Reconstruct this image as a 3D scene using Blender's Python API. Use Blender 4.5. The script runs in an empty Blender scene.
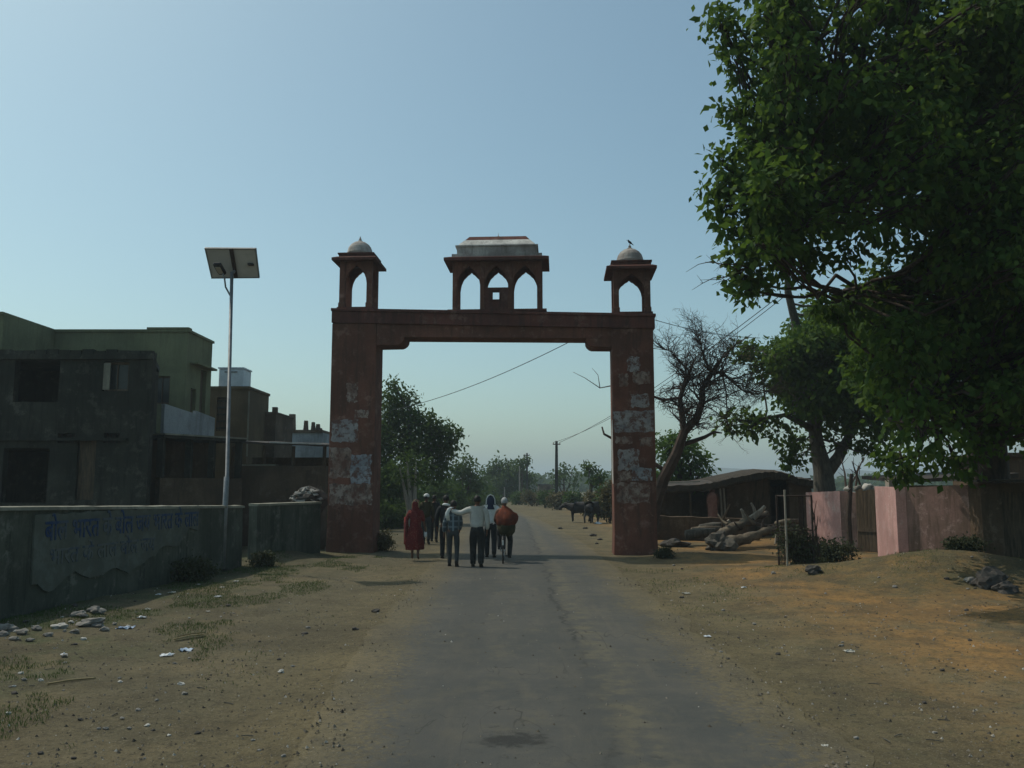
import bpy, bmesh, math, random
import numpy as np
from mathutils import Vector, Matrix
random.seed(7); rng = np.random.default_rng(11)
SC = bpy.context.scene; COL = SC.collection
R = math.radians
CAMZ, PITCH, F = 2.0, R(6.8), 850.0

# ---------- measured photo position -> place on the ground / at a distance ----------
def ray(px, py):
    x = (px-512)/F; y = (384-py)/F
    return Vector((x, math.cos(PITCH)-y*math.sin(PITCH), math.sin(PITCH)+y*math.cos(PITCH)))
def W(px, py, Y):
    d = ray(px, py); t = Y/d.y
    return Vector((d.x*t, Y, CAMZ+d.z*t))
def G(px, py, z=0.0):
    d = ray(px, py); t = (z-CAMZ)/d.z
    return Vector((d.x*t, d.y*t, z))

# ---------- scene tree ----------
def thing(name, label, cat, loc=(0, 0, 0), group=None):
    o = bpy.data.objects.new(name, None); COL.objects.link(o)
    o.location = loc; o.empty_display_size = .2
    o['label'] = label; o['category'] = cat; o['kind'] = 'thing'
    if group: o['group'] = group
    return o
def tag(o, label, cat, group=None, kind=None):
    if label: o['label'] = label
    if cat: o['category'] = cat
    if group: o['group'] = group
    o['kind'] = kind or 'thing'
    return o
def worldloc(p):
    v = Vector((0, 0, 0))
    while p is not None:
        v += p.location; p = p.parent
    return v
def link(me, name, parent=None, origin=None):
    o = bpy.data.objects.new(name, me); COL.objects.link(o)
    if parent is not None:
        me.transform(Matrix.Translation(-worldloc(parent))); o.parent = parent
    elif origin is not None:
        me.transform(Matrix.Translation(-Vector(origin))); o.location = origin
    return o
def copy_tree(o, parent=None):
    c = o.copy(); COL.objects.link(c); c.parent = parent
    for ch in list(o.children): copy_tree(ch, c)
    return c

class MB:
    def __init__(s, xf=None): s.v = []; s.f = []; s.xf = xf
    def add(s, vs, fs):
        n = len(s.v); s.v += [Vector(v) for v in vs]; s.f += [[i+n for i in f] for f in fs]; return s
    def box(s, a, b, rot=None, at=None):
        x0, y0, z0 = a; x1, y1, z1 = b
        vs = [Vector(p) for p in ((x0,y0,z0),(x1,y0,z0),(x1,y1,z0),(x0,y1,z0),(x0,y0,z1),(x1,y0,z1),(x1,y1,z1),(x0,y1,z1))]
        if rot is not None: vs = [rot @ v for v in vs]
        if at is not None: vs = [v+Vector(at) for v in vs]
        return s.add(vs, [(0,3,2,1),(4,5,6,7),(0,1,5,4),(1,2,6,5),(2,3,7,6),(3,0,4,7)])
    def hexa(s, vs):   # eight corners, bottom 4 then top 4
        return s.add(vs, [(0,3,2,1),(4,5,6,7),(0,1,5,4),(1,2,6,5),(2,3,7,6),(3,0,4,7)])
    def loft(s, rings, cap=True, closed=True):
        n = len(rings[0]); vs = [p for r in rings for p in r]; fs = []
        for i in range(len(rings)-1):
            for j in range(n if closed else n-1):
                k = (j+1) % n
                fs.append((i*n+j, i*n+k, (i+1)*n+k, (i+1)*n+j))
        if cap: fs.append(tuple(range(n-1, -1, -1))); fs.append(tuple((len(rings)-1)*n+j for j in range(n)))
        return s.add(vs, fs)
    def tube(s, pts, rad, n=8, cap=True, rough=0):
        from mathutils import noise as _n
        pts = [Vector(p) for p in pts]
        if not hasattr(rad, '__len__'): rad = [rad]*len(pts)
        rings = []; up = None
        for i, p in enumerate(pts):
            t = (pts[min(i+1, len(pts)-1)]-pts[max(i-1, 0)])
            t = t.normalized() if t.length > 1e-9 else Vector((0, 0, 1))
            if up is None: up = t.orthogonal().normalized()
            up = (up-t*up.dot(t)); up = up.normalized() if up.length > 1e-6 else t.orthogonal().normalized()
            b = t.cross(up)
            rings.append([p+(up*math.cos(a)+b*math.sin(a))*rad[i]*(1+rough*_n.noise((p+(up*math.cos(a)+b*math.sin(a))*rad[i])*4.5) if rough else 1) for a in [2*math.pi*k/n for k in range(n)]])
        return s.loft(rings, cap)
    def lathe(s, c, prof, n=20):
        c = Vector(c)
        return s.loft([[c+Vector((r*math.cos(2*math.pi*k/n), r*math.sin(2*math.pi*k/n), z)) for k in range(n)] for r, z in prof])
    def torus(s, c, ax, Rr, r, n=28, m=6):
        c = Vector(c); ax = Vector(ax).normalized(); u = ax.orthogonal().normalized(); w = ax.cross(u)
        vs = []; fs = []
        for i in range(n):
            a = 2*math.pi*i/n; d = u*math.cos(a)+w*math.sin(a)
            for j in range(m):
                b = 2*math.pi*j/m; vs.append(c+d*(Rr+r*math.cos(b))+ax*r*math.sin(b))
        for i in range(n):
            for j in range(m):
                fs.append((i*m+j, ((i+1)%n)*m+j, ((i+1)%n)*m+(j+1)%m, i*m+(j+1)%m))
        return s.add(vs, fs)
    def blob(s, c, rad, rough=.18, seed=0, sub=2, flat=True):
        bm = bmesh.new(); bmesh.ops.create_icosphere(bm, subdivisions=sub, radius=1)
        rr = random.Random(seed); off = Vector((rr.random()*50, rr.random()*50, rr.random()*50))
        from mathutils import noise
        vs = []
        for v in bm.verts:
            k = 1+rough*2.2*noise.noise(v.co*1.3+off)+rough*.9*noise.noise(v.co*3.1+off)
            vs.append(Vector((v.co.x*rad[0]*k, v.co.y*rad[1]*k, v.co.z*rad[2]*k))+Vector(c))
        fs = [[v.index for v in f.verts] for f in bm.faces]; bm.free()
        return s.add(vs, fs)
    def build(s, name, m, parent=None, smooth=False, origin=None, bevel=0, auto=False):
        vs = [s.xf(v) for v in s.v] if s.xf else s.v
        me = bpy.data.meshes.new(name); me.from_pydata([tuple(v) for v in vs], [], s.f)
        bm = bmesh.new(); bm.from_mesh(me)
        bmesh.ops.recalc_face_normals(bm, faces=bm.faces)
        if bevel: bmesh.ops.bevel(bm, geom=list(bm.edges), offset=bevel, segments=1, affect='EDGES')
        bm.to_mesh(me); bm.free()
        if m is not None: me.materials.append(m)
        if smooth: me.polygons.foreach_set('use_smooth', [True]*len(me.polygons))
        return link(me, name, parent, origin)

def skin(name, nodes, edges, m, parent, root=0, sub=2, more=None):
    me = bpy.data.meshes.new(name)
    me.from_pydata([tuple(n[0]) for n in nodes], edges, [])
    o = bpy.data.objects.new(name, me); COL.objects.link(o)
    md = o.modifiers.new('s', 'SKIN'); md.use_smooth_shade = True; md.branch_smoothing = .3
    for i, sv in enumerate(me.skin_vertices[0].data):
        r = nodes[i][1]; sv.radius = (r, r) if not hasattr(r, '__len__') else r
        sv.use_root = (i == root)
    if sub:
        ms = o.modifiers.new('u', 'SUBSURF'); ms.levels = ms.render_levels = sub
    dg = bpy.context.evaluated_depsgraph_get(); dg.update()
    out = bpy.data.meshes.new_from_object(o.evaluated_get(dg))
    bpy.data.objects.remove(o); bpy.data.meshes.remove(me)
    out.materials.clear(); out.materials.append(m)
    return link(out, name, parent)

# ---------- materials ----------
def nodes_of(m):
    m.use_nodes = True; nt = m.node_tree; nt.nodes.clear()
    out = nt.nodes.new('ShaderNodeOutputMaterial'); p = nt.nodes.new('ShaderNodeBsdfPrincipled')
    nt.links.new(p.outputs[0], out.inputs[0]); return nt, p, out
class N:
    def __init__(s, name):
        s.m = bpy.data.materials.new(name); s.nt, s.p, s.out = nodes_of(s.m)
        s.tc = s.nt.nodes.new('ShaderNodeTexCoord')
    def new(s, t, **k):
        n = s.nt.nodes.new(t)
        for a, b in k.items(): setattr(n, a, b)
        return n
    def L(s, a, b): s.nt.links.new(a, b)
    def co(s, sc=(1, 1, 1), src='Object', loc=(0, 0, 0)):
        mp = s.new('ShaderNodeMapping'); mp.inputs['Scale'].default_value = sc; mp.inputs['Location'].default_value = loc
        s.L(s.tc.outputs[src], mp.inputs[0]); return mp.outputs[0]
    def noise(s, scale, detail=6, rough=.6, sc=(1, 1, 1), loc=(0, 0, 0), dist=0):
        n = s.new('ShaderNodeTexNoise'); n.inputs['Scale'].default_value = scale; n.inputs['Detail'].default_value = detail
        n.inputs['Roughness'].default_value = rough; n.inputs['Distortion'].default_value = dist
        s.L(s.co(sc, loc=loc), n.inputs['Vector']); return n.outputs['Fac']
    def ramp(s, fac, stops):
        r = s.new('ShaderNodeValToRGB'); e = r.color_ramp.elements
        while len(e) < len(stops): e.new(.5)
        for i, (p, c) in enumerate(stops):
            e[i].position = p; e[i].color = (c if hasattr(c, '__len__') else (c, c, c))[:3]+(1,) if hasattr(c, '__len__') else (c, c, c, 1)
        s.L(fac, r.inputs[0]); return r.outputs[0]
    def mix(s, fac, a, b, mode='MIX'):
        n = s.new('ShaderNodeMix', data_type='RGBA', blend_type=mode)
        for sock, v in ((n.inputs[0], fac), (n.inputs[6], a), (n.inputs[7], b)):
            if isinstance(v, (int, float)): sock.default_value = v
            elif hasattr(v, '__len__'): sock.default_value = tuple(v)[:3]+(1,)
            else: s.L(v, sock)
        return n.outputs[2]
    def math(s, op, a, b=0.0, clamp=False):
        n = s.new('ShaderNodeMath', operation=op, use_clamp=clamp)
        for sock, v in ((n.inputs[0], a), (n.inputs[1], b)):
            if isinstance(v, (int, float)): sock.default_value = v
            else: s.L(v, sock)
        return n.outputs[0]
    def mapr(s, v, a, b, c=0, d=1, smooth=True):
        n = s.new('ShaderNodeMapRange'); n.clamp = True
        if smooth: n.interpolation_type = 'SMOOTHSTEP'
        s.L(v, n.inputs[0])
        for i, x in enumerate((a, b, c, d)): n.inputs[i+1].default_value = x
        return n.outputs[0]
    def bump(s, h, strength=.4, dist=.02, prev=None):
        b = s.new('ShaderNodeBump'); b.inputs['Strength'].default_value = strength; b.inputs['Distance'].default_value = dist
        s.L(h, b.inputs['Height'])
        if prev is not None: s.L(prev, b.inputs['Normal'])
        return b.outputs[0]
    def end(s, col, rough=.9, nor=None, spec=.25, metal=0):
        if hasattr(col, '__len__'): s.p.inputs['Base Color'].default_value = tuple(col)[:3]+(1,)
        else: s.L(col, s.p.inputs['Base Color'])
        s.p.inputs['Roughness'].default_value = rough; s.p.inputs['Specular IOR Level'].default_value = spec
        s.p.inputs['Metallic'].default_value = metal
        if nor is not None: s.L(nor, s.p.inputs['Normal'])
        return s.m
def simple(name, c1, c2, scale=6, rough=.85, bump=.3, dist=.01, metal=0, sc=(1, 1, 1), spec=.25):
    n = N(name); f = n.noise(scale, sc=sc); g = n.noise(scale*5, 4)
    col = n.mix(n.mapr(f, .35, .65), c1, c2)
    col = n.mix(n.mapr(g, .4, .75, 0, .35), col, [x*.6 for x in c1])
    return n.end(col, rough, n.bump(g, bump, dist) if bump else None, spec, metal)
def weathered(name, base, base2, stain, streak=(3.6, 3.6, .45), amount=.6, light=None, scale=1.3, bump=.5):
    """plaster with vertical run-off streaks, blotches and chipped patches"""
    n = N(name)
    big = n.noise(scale, 8, .65, loc=(3, 1, 7)); st = n.noise(1.6, 8, .7, sc=streak); fine = n.noise(22, 6, .7); pat = n.noise(2.6, 9, .75, loc=(9, 4, 2))
    col = n.mix(n.mapr(big, .35, .65), base, base2)
    col = n.mix(n.mapr(st, .45, .68, 0, amount), col, stain)
    if light: col = n.mix(n.mapr(pat, .52, .64, 0, .85), col, light)
    col = n.mix(n.mapr(fine, .35, .8, 0, .5), col, [x*.5 for x in base])
    col = n.mix(n.mapr(n.noise(.55, 5, .6, loc=(7, 7, 7)), .40, .62, 0, .55), col, [x*.45 for x in base2])
    nb = n.bump(pat, bump, .02); nb = n.bump(fine, bump, .006, nb)
    return n.end(col, .93, nb, .15)
# ================= materials =================
M = {}
M['gate'] = weathered('gate_paint', (.215, .088, .060), (.150, .072, .050), (.055, .040, .032), amount=.6, light=(.30, .17, .13), scale=.8)
M['gate_trim'] = weathered('gate_trim_paint', (.17, .065, .048), (.13, .056, .045), (.045, .035, .03), amount=.7, light=(.22, .13, .10))
M['dome'] = weathered('dome_plaster', (.60, .56, .51), (.36, .31, .28), (.10, .085, .075), amount=.6, scale=2)
M['roof_white'] = weathered('roof_whitewash', (.72, .70, .65), (.50, .48, .44), (.13, .12, .11), amount=.5, scale=2)
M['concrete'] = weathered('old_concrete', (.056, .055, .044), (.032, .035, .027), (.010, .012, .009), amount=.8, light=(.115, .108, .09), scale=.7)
M['olive'] = weathered('olive_plaster', (.205, .215, .12), (.165, .178, .10), (.07, .075, .045), amount=.35, scale=.5, bump=.2)
M['umber'] = weathered('brown_plaster', (.16, .115, .065), (.12, .088, .05), (.05, .04, .028), amount=.5, scale=.8)
M['mud'] = weathered('mud_plaster', (.15, .105, .07), (.10, .072, .05), (.05, .036, .026), amount=.5, light=(.2, .15, .11), scale=.8, bump=.9)
M['greywash'] = weathered('blue_grey_whitewash', (.36, .40, .43), (.25, .28, .30), (.12, .12, .12), amount=.5, scale=.9)
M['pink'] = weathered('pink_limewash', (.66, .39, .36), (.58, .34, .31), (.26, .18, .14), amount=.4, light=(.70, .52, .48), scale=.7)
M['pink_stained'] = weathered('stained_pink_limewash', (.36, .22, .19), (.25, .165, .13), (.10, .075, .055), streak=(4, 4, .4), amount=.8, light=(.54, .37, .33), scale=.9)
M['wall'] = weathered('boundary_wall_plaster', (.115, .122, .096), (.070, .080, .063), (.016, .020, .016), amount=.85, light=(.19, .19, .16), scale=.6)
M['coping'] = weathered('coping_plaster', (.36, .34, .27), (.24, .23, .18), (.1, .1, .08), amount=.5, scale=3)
M['dark'] = simple('dark_interior', (.012, .013, .012), (.02, .018, .015), 2, bump=0)
M['tin'] = simple('rusty_tin_sheet', (.09, .07, .055), (.05, .045, .04), 3, .75, .3, metal=.2)
M['tin_edge'] = simple('galvanised_edge', (.5, .5, .46), (.33, .33, .3), 5, .6, .1)
M['wood'] = simple('weathered_wood', (.12, .085, .055), (.06, .045, .03), 3, sc=(6, 6, .8))
M['palewood'] = simple('pale_post_wood', (.36, .33, .28), (.24, .21, .17), 5, sc=(6, 6, .8))
M['bark'] = simple('bark', (.075, .056, .042), (.04, .032, .025), 4, .95, .9, .03, sc=(3, 3, .7))
M['bark_grey'] = simple('grey_bark', (.13, .12, .10), (.07, .064, .055), 4, .95, .9, .03, sc=(3, 3, .7))
M['bark_dead'] = simple('dead_bark', (.085, .058, .045), (.05, .036, .028), 4, .95, .9, .02)
M['log'] = simple('debarked_log', (.20, .165, .12), (.09, .07, .05), 3, .95, .9, .03)
M['thatch'] = simple('old_thatch', (.075, .06, .045), (.04, .034, .028), 5, .97, 1, .04, sc=(5, 1, 1))
M['stone'] = simple('field_stone', (.26, .245, .22), (.15, .14, .125), 7, .9, .6)
M['stone_pale'] = simple('pale_stone', (.52, .50, .46), (.34, .33, .3), 6, .9, .5)
M['stone_dark'] = simple('dark_stone', (.09, .08, .07), (.05, .045, .04), 6, .9, .5)
M['stone_green'] = simple('green_painted_stone', (.055, .085, .07), (.03, .05, .042), 6, .8, .5)
M['steel'] = simple('galvanised_steel', (.24, .25, .255), (.17, .18, .185), 9, .5, .05, metal=.35)
M['rust'] = simple('rusted_steel', (.055, .035, .026), (.03, .02, .017), 12, .8, .2)
M['panel_back'] = simple('panel_back_sheet', (.47, .46, .44), (.40, .39, .38), 1, .5, 0)
M['panel_glass'] = simple('solar_cells', (.01, .015, .04), (.015, .02, .05), 3, .12, 0)
M['black'] = simple('black_plastic', (.015, .015, .017), (.022, .022, .022), 5, .5, 0)
M['rubber'] = simple('tyre_rubber', (.02, .02, .02), (.04, .036, .03), 9, .9, .2)
M['chrome'] = simple('bicycle_chrome', (.5, .5, .5), (.4, .4, .4), 9, .3, 0, metal=.9)
M['tank'] = simple('white_tank_paint', (.60, .66, .70), (.50, .56, .60), 2, .5, 0)
M['glass'] = simple('window_glass', (.03, .035, .035), (.04, .045, .045), 3, .15, 0)
M['skin'] = simple('brown_skin', (.14, .072, .045), (.12, .06, .038), 8, .6, 0)
M['hair'] = simple('black_hair', (.010, .009, .008), (.02, .018, .016), 30, .6, .3)
M['hair_grey'] = simple('grey_hair', (.42, .42, .42), (.3, .3, .3), 30, .7, .3)
M['shirt'] = simple('pale_grey_shirt', (.50, .50, .46), (.40, .40, .37), 4, .9, .3, .01)
M['trouser'] = simple('charcoal_trousers', (.018, .019, .019), (.028, .028, .026), 5, .9, .2)
M['trouser_grey'] = simple('grey_trousers', (.05, .055, .055), (.035, .04, .04), 5, .9, .2)
M['white_cloth'] = simple('white_cotton', (.70, .72, .70), (.6, .62, .6), 8, .9, .3)
M['navy'] = simple('navy_cotton', (.02, .03, .06), (.03, .04, .075), 8, .9, .2)
M['dark_cloth'] = simple('dark_cotton', (.03, .033, .035), (.02, .022, .024), 8, .9, .2)
M['shawl'] = simple('rust_orange_shawl', (.19, .045, .020), (.10, .030, .018), 5, .95, .4)
M['olive_cloth'] = simple('olive_drape', (.055, .050, .022), (.038, .036, .018), 6, .95, .4)
M['villager'] = simple('dusty_pink_cloth', (.36, .18, .14), (.27, .13, .10), 6, .95, .4)
M['shoe'] = simple('dark_leather', (.02, .016, .013), (.03, .024, .02), 9, .5, 0)
M['hide'] = simple('buffalo_hide', (.018, .018, .018), (.035, .03, .028), 7, .7, .3)
M['horn'] = simple('grey_horn', (.05, .048, .045), (.08, .075, .07), 9, .5, .1)
M['feather'] = simple('crow_feather', (.012, .014, .016), (.03, .032, .035), 12, .5, .1)
M['beak'] = simple('beak', (.02, .02, .02), (.03, .03, .03), 12, .4, 0)
M['wire'] = simple('power_cable', (.03, .03, .032), (.04, .04, .04), 3, .6, 0)
M['plastic_white'] = simple('scrap_plastic', (.72, .74, .75), (.55, .57, .6), 14, .5, .3)
M['plastic_blue'] = simple('blue_scrap_plastic', (.25, .36, .55), (.5, .56, .62), 10, .5, .3)
M['paper'] = simple('torn_paper', (.55, .53, .47), (.42, .39, .33), 14, .9, .2)
M['ink'] = simple('faded_blue_paint', (.012, .035, .13), (.02, .05, .13), 25, .85, 0)
M['straw'] = simple('dry_straw', (.34, .27, .15), (.24, .19, .10), 8, .9, .1)

def sari_mat():
    n = N('patterned_red_sari'); v = n.new('ShaderNodeTexVoronoi'); v.inputs['Scale'].default_value = 26
    n.L(n.co((1, 1, 1)), v.inputs['Vector'])
    col = n.mix(n.mapr(v.outputs['Distance'], .18, .30), (.30, .13, .09), (.15, .020, .017))
    col = n.mix(n.mapr(n.noise(4), .4, .6, 0, .6), col, (.09, .012, .014))
    return n.end(col, .9, n.bump(n.noise(14, 3, sc=(4, 4, .5)), .5, .01))
M['sari'] = sari_mat()
def plaid():
    n = N('blue_checked_shirt'); sep = n.new('ShaderNodeSeparateXYZ'); n.L(n.co((1, 1, 1)), sep.inputs[0])
    a = n.math('PINGPONG', sep.outputs[0], .07); b = n.math('PINGPONG', sep.outputs[2], .07)
    fa = n.mapr(a, .018, .026, 1, 0); fb = n.mapr(b, .018, .026, 1, 0)
    col = n.mix(fa, (.05, .068, .08), (.16, .21, .24)); col = n.mix(n.math('MULTIPLY', fb, .6), col, (.18, .22, .24))
    return n.end(col, .9, n.bump(n.noise(9), .3, .01))
M['plaid'] = plaid()
def poster(name, a, b, ink, s=14, lo=.5, torn=(.13, .062, .046)):
    n = N(name); f = n.noise(s*.45, 6, .7, sc=(1.6, 1, 1)); g = n.noise(5, 9, .75, loc=(5, 5, 1)); h = n.noise(2.2, 3, loc=(2, 8, 3))
    col = n.mix(n.mapr(h, .4, .6), a, b); col = n.mix(n.mapr(f, lo, lo+.2, 0, .85), col, ink)
    col = n.mix(n.mapr(g, .475, .58, 0, .95), col, torn)
    return n.end(col, .9, n.bump(g, .3, .004))
M['poster_pale'] = poster('pale_poster_paper', (.34, .32, .31), (.26, .24, .24), (.13, .12, .14))
M['poster_blue'] = poster('grey_blue_poster_paper', (.32, .33, .35), (.22, .23, .25), (.09, .09, .11), 20, .48)
M['poster_torn'] = poster('torn_poster_paper', (.33, .26, .22), (.22, .14, .11), (.06, .04, .035), 8, .46)
M['paint_panel'] = poster('whitewashed_sign_panel', (.122, .134, .115), (.085, .095, .078), (.05, .06, .055), 3, .52, (.095, .10, .08))

def leaf_mat(name, c1, c2, c3, trans=.3):
    n = N(name); g = n.new('ShaderNodeNewGeometry')
    r = n.ramp(g.outputs['Random Per Island'], [(0, c1), (.55, c2), (1, c3)])
    big = n.noise(.9, 2); col = n.mix(n.mapr(big, .35, .65, 0, .5), r, c2)
    n.end(col, .65, None, .12)
    t = n.new('ShaderNodeBsdfTranslucent'); n.L(n.mix(.5, col, (c3[0]*1.3, c3[1]*1.3, c3[2]*.6)), t.inputs[0])
    mx = n.new('ShaderNodeMixShader'); mx.inputs[0].default_value = trans
    n.L(n.p.outputs[0], mx.inputs[1]); n.L(t.outputs[0], mx.inputs[2]); n.L(mx.outputs[0], n.out.inputs[0])
    return n.m
M['leaf'] = leaf_mat('broad_leaf', (.026, .066, .014), (.050, .105, .020), (.105, .165, .035), .45)
M['leaf_far'] = leaf_mat('far_leaf', (.030, .062, .020), (.048, .088, .026), (.080, .125, .034), .38)
M['leaf_bright'] = leaf_mat('neem_leaf', (.04, .085, .022), (.065, .125, .03), (.10, .17, .04), .4)
M['leaf_dry'] = leaf_mat('dry_leaf', (.075, .07, .035), (.10, .09, .045), (.14, .115, .055), .2)
M['grass'] = leaf_mat('grass_blade', (.038, .082, .020), (.058, .108, .028), (.11, .13, .05), .2)
M['weed'] = leaf_mat('weed_leaf', (.03, .04, .02), (.045, .055, .028), (.07, .075, .04), .2)

# ================= world, sun, camera =================
SUN_EL, SUN_AZ = R(57), math.atan2(-.88, .47)       # azimuth from +Y toward +X (negative = left)
w = bpy.data.worlds.new('World'); SC.world = w; w.use_nodes = True
nt = w.node_tree; bg = nt.nodes['Background']; sky = nt.nodes.new('ShaderNodeTexSky')
sky.sky_type = 'NISHITA'; sky.sun_disc = False; sky.sun_elevation = SUN_EL; sky.sun_rotation = SUN_AZ
sky.altitude = 200; sky.air_density = 1.0; sky.dust_density = 2.3; sky.ozone_density = 2.0
wb = nt.nodes.new('ShaderNodeMix'); wb.data_type = 'RGBA'; wb.blend_type = 'MULTIPLY'; wb.inputs[0].default_value = 1; wb.inputs[7].default_value = (1.0, 1.15, .96, 1)
nt.links.new(sky.outputs[0], wb.inputs[6]); nt.links.new(wb.outputs[2], bg.inputs[0]); bg.inputs[1].default_value = .15
sd = bpy.data.lights.new('sun', 'SUN'); sd.energy = 2.8; sd.angle = R(.6); sd.color = (1, .92, .8)
so = bpy.data.objects.new('sun', sd); COL.objects.link(so)
sv = Vector((math.sin(SUN_AZ)*math.cos(SUN_EL), math.cos(SUN_AZ)*math.cos(SUN_EL), math.sin(SUN_EL)))
so.rotation_euler = sv.to_track_quat('Z', 'Y').to_euler(); so.location = sv*60
cd = bpy.data.cameras.new('camera'); cam = bpy.data.objects.new('camera', cd); COL.objects.link(cam)
cam.location = (0, 0, CAMZ); cam.rotation_euler = (R(90)+PITCH, 0, 0); cd.lens = F/1024*36; cd.sensor_width = 36
cd.clip_start = .1; cd.clip_end = 9000; SC.camera = cam
SC.view_settings.view_transform = 'Standard'; SC.view_settings.look = 'None'; SC.view_settings.exposure = -.31; SC.view_settings.gamma = 1
SC.view_settings.use_curve_mapping = False

# ================= ground =================
from mathutils import noise as mn
def road_c(y):  # centre line x, half width
    c = .15+.35*math.exp(-max(y-5, 0)/5)
    if y > 26: c -= (y-26)**1.55*.0070
    return c+.08, 2.30-.30*math.exp(-max(y-5, 0)/4)
def smooth(a, b, x):
    t = max(0, min(1, (x-a)/(b-a))); return t*t*(3-2*t)
def hgt(x, y):
    c, hw = road_c(min(max(y, 0), 120)); d = abs(x-c)-hw if y < 120 else 9
    k = smooth(.1, 1.6, d)
    z = 0
    if y < 90 and abs(x) < 60:
        z += k*(.05*mn.noise(Vector((x*.55, y*.55, 0)))+.022*mn.noise(Vector((x*2.3, y*2.3, 4)))+.008*mn.noise(Vector((x*7, y*7, 8))))
    z -= .035*smooth(-.2, .6, d)*(1-smooth(.8, 2.5, d))
    z += .62*math.exp(-((x-8.9)/2.1)**2-((y-18.0)/1.7)**2)+.30*math.exp(-((x-12.5)/2.6)**2-((y-18.5)/2.2)**2)
    z += .16*math.exp(-((x-6.2)/1.4)**2-((y-19.3)/.9)**2)
    z += .22*math.exp(-((x+6.2)/.7)**2-((y-23.5)/1.8)**2)+.13*math.exp(-((x-5.0)/1.0)**2-((y-24.6)/.5)**2)
    z += .10*math.exp(-((x+6.9)/.6)**2-((y-13.5)/2.5)**2)
    if x < -2.4 and y < 40: z -= .0
    if y > 150: z += 0
    return z
def soil(n, X, Y):
    a = n.noise(.45, 7, .62); b = n.noise(2.4, 8, .7); c = n.noise(13, 8, .75); d = n.noise(55, 5, .7); e = n.noise(.9, 5, .6, loc=(20, 3, 0)); g = n.noise(.28, 4, .6, loc=(2, 44, 0))
    col = n.mix(n.mapr(a, .38, .62), (.158, .128, .070), (.118, .098, .056))
    right = n.math('MULTIPLY', n.mapr(X, 3.0, 6.5), n.mapr(a, .36, .54)); col = n.mix(n.math('MULTIPLY', right, .85), col, (.37, .20, .066))
    left = n.mapr(X, -3.6, -1.5, 1, 0); col = n.mix(n.math('MULTIPLY', left, .7), col, (.116, .104, .068))
    nl = n.math('MULTIPLY', n.mapr(Y, 5, 9.5, 1, 0), n.mapr(X, -5, -3, 1, 0)); col = n.mix(n.math('MULTIPLY', nl, .7), col, (.20, .125, .060))
    gmask = n.math('MULTIPLY', n.mapr(X, -6.6, -3.4, 1, 0), n.mapr(e, .40, .58)); col = n.mix(n.math('MULTIPLY', gmask, .65), col, (.052, .080, .032))
    g2 = n.math('MULTIPLY', n.mapr(X, 2.4, 3.4), n.mapr(b, .50, .64)); col = n.mix(n.math('MULTIPLY', g2, .5), col, (.085, .085, .048))
    m1 = n.math('MULTIPLY', n.mapr(X, 5.2, 7.2), n.math('MULTIPLY', n.mapr(Y, 14.6, 16.4), n.mapr(Y, 21.5, 20, 1, 0) if False else n.mapr(Y, 20, 22, 1, 0))); col = n.mix(n.math('MULTIPLY', m1, n.mapr(b, .3, .6, .45, .9)), col, (.098, .090, .048))
    dk = n.math('MULTIPLY', n.mapr(g, .50, .62), .5); col = n.mix(dk, col, (.082, .070, .045))
    far = n.mapr(Y, 60, 160); col = n.mix(far, col, (.12, .11, .065))
    col = n.mix(n.mapr(n.noise(1.3, 9, .78, loc=(1, 9, 4)), .46, .62, 0, .6), col, (.075, .063, .040))
    col = n.mix(n.mapr(n.noise(.7, 8, .7, loc=(31, 9, 4)), .50, .66, 0, .5), col, (.19, .150, .085))
    col = n.mix(n.mapr(c, .47, .68, 0, .75), col, (.055, .047, .032))
    col = n.mix(n.mapr(n.noise(34, 4, .7, loc=(5, 1, 4)), .54, .66, 0, .65), col, (.050, .044, .033))
    col = n.mix(n.mapr(d, .56, .68, 0, .65), col, (.30, .265, .20))
    nb = n.bump(b, .7, .06); nb = n.bump(c, .9, .022, nb); nb = n.bump(d, .7, .008, nb)
    return col, nb
def ground():
    ys = [-40, -20, -8, 0, 3]; y = 4.2
    while y < 3600: ys.append(y); y += max(.085, y*.0105) if y < 60 else y*.05
    xs = []; t = 0; x = 0
    while x < 3600: xs.append(x); x += .10 if x < 4 else max(.10, (x-4)*.045+.10)
    xs = [-a for a in xs[:0:-1]]+xs
    nx, ny = len(xs), len(ys)
    vs = [(x, y, hgt(x, y)) for y in ys for x in xs]
    fs = [(j*nx+i, j*nx+i+1, (j+1)*nx+i+1, (j+1)*nx+i) for j in range(ny-1) for i in range(nx-1)]
    me = bpy.data.meshes.new('ground'); me.from_pydata(vs, [], fs); me.polygons.foreach_set('use_smooth', [True]*len(fs))
    n = N('dry_village_soil')
    sep = n.new('ShaderNodeSeparateXYZ'); n.L(n.co(), sep.inputs[0]); X, Y = sep.outputs[0], sep.outputs[1]
    col, nb = soil(n, X, Y)
    me.materials.append(n.end(col, .97, nb, .1))
    o = link(me, 'ground'); o['kind'] = 'structure'
ground()
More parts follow.
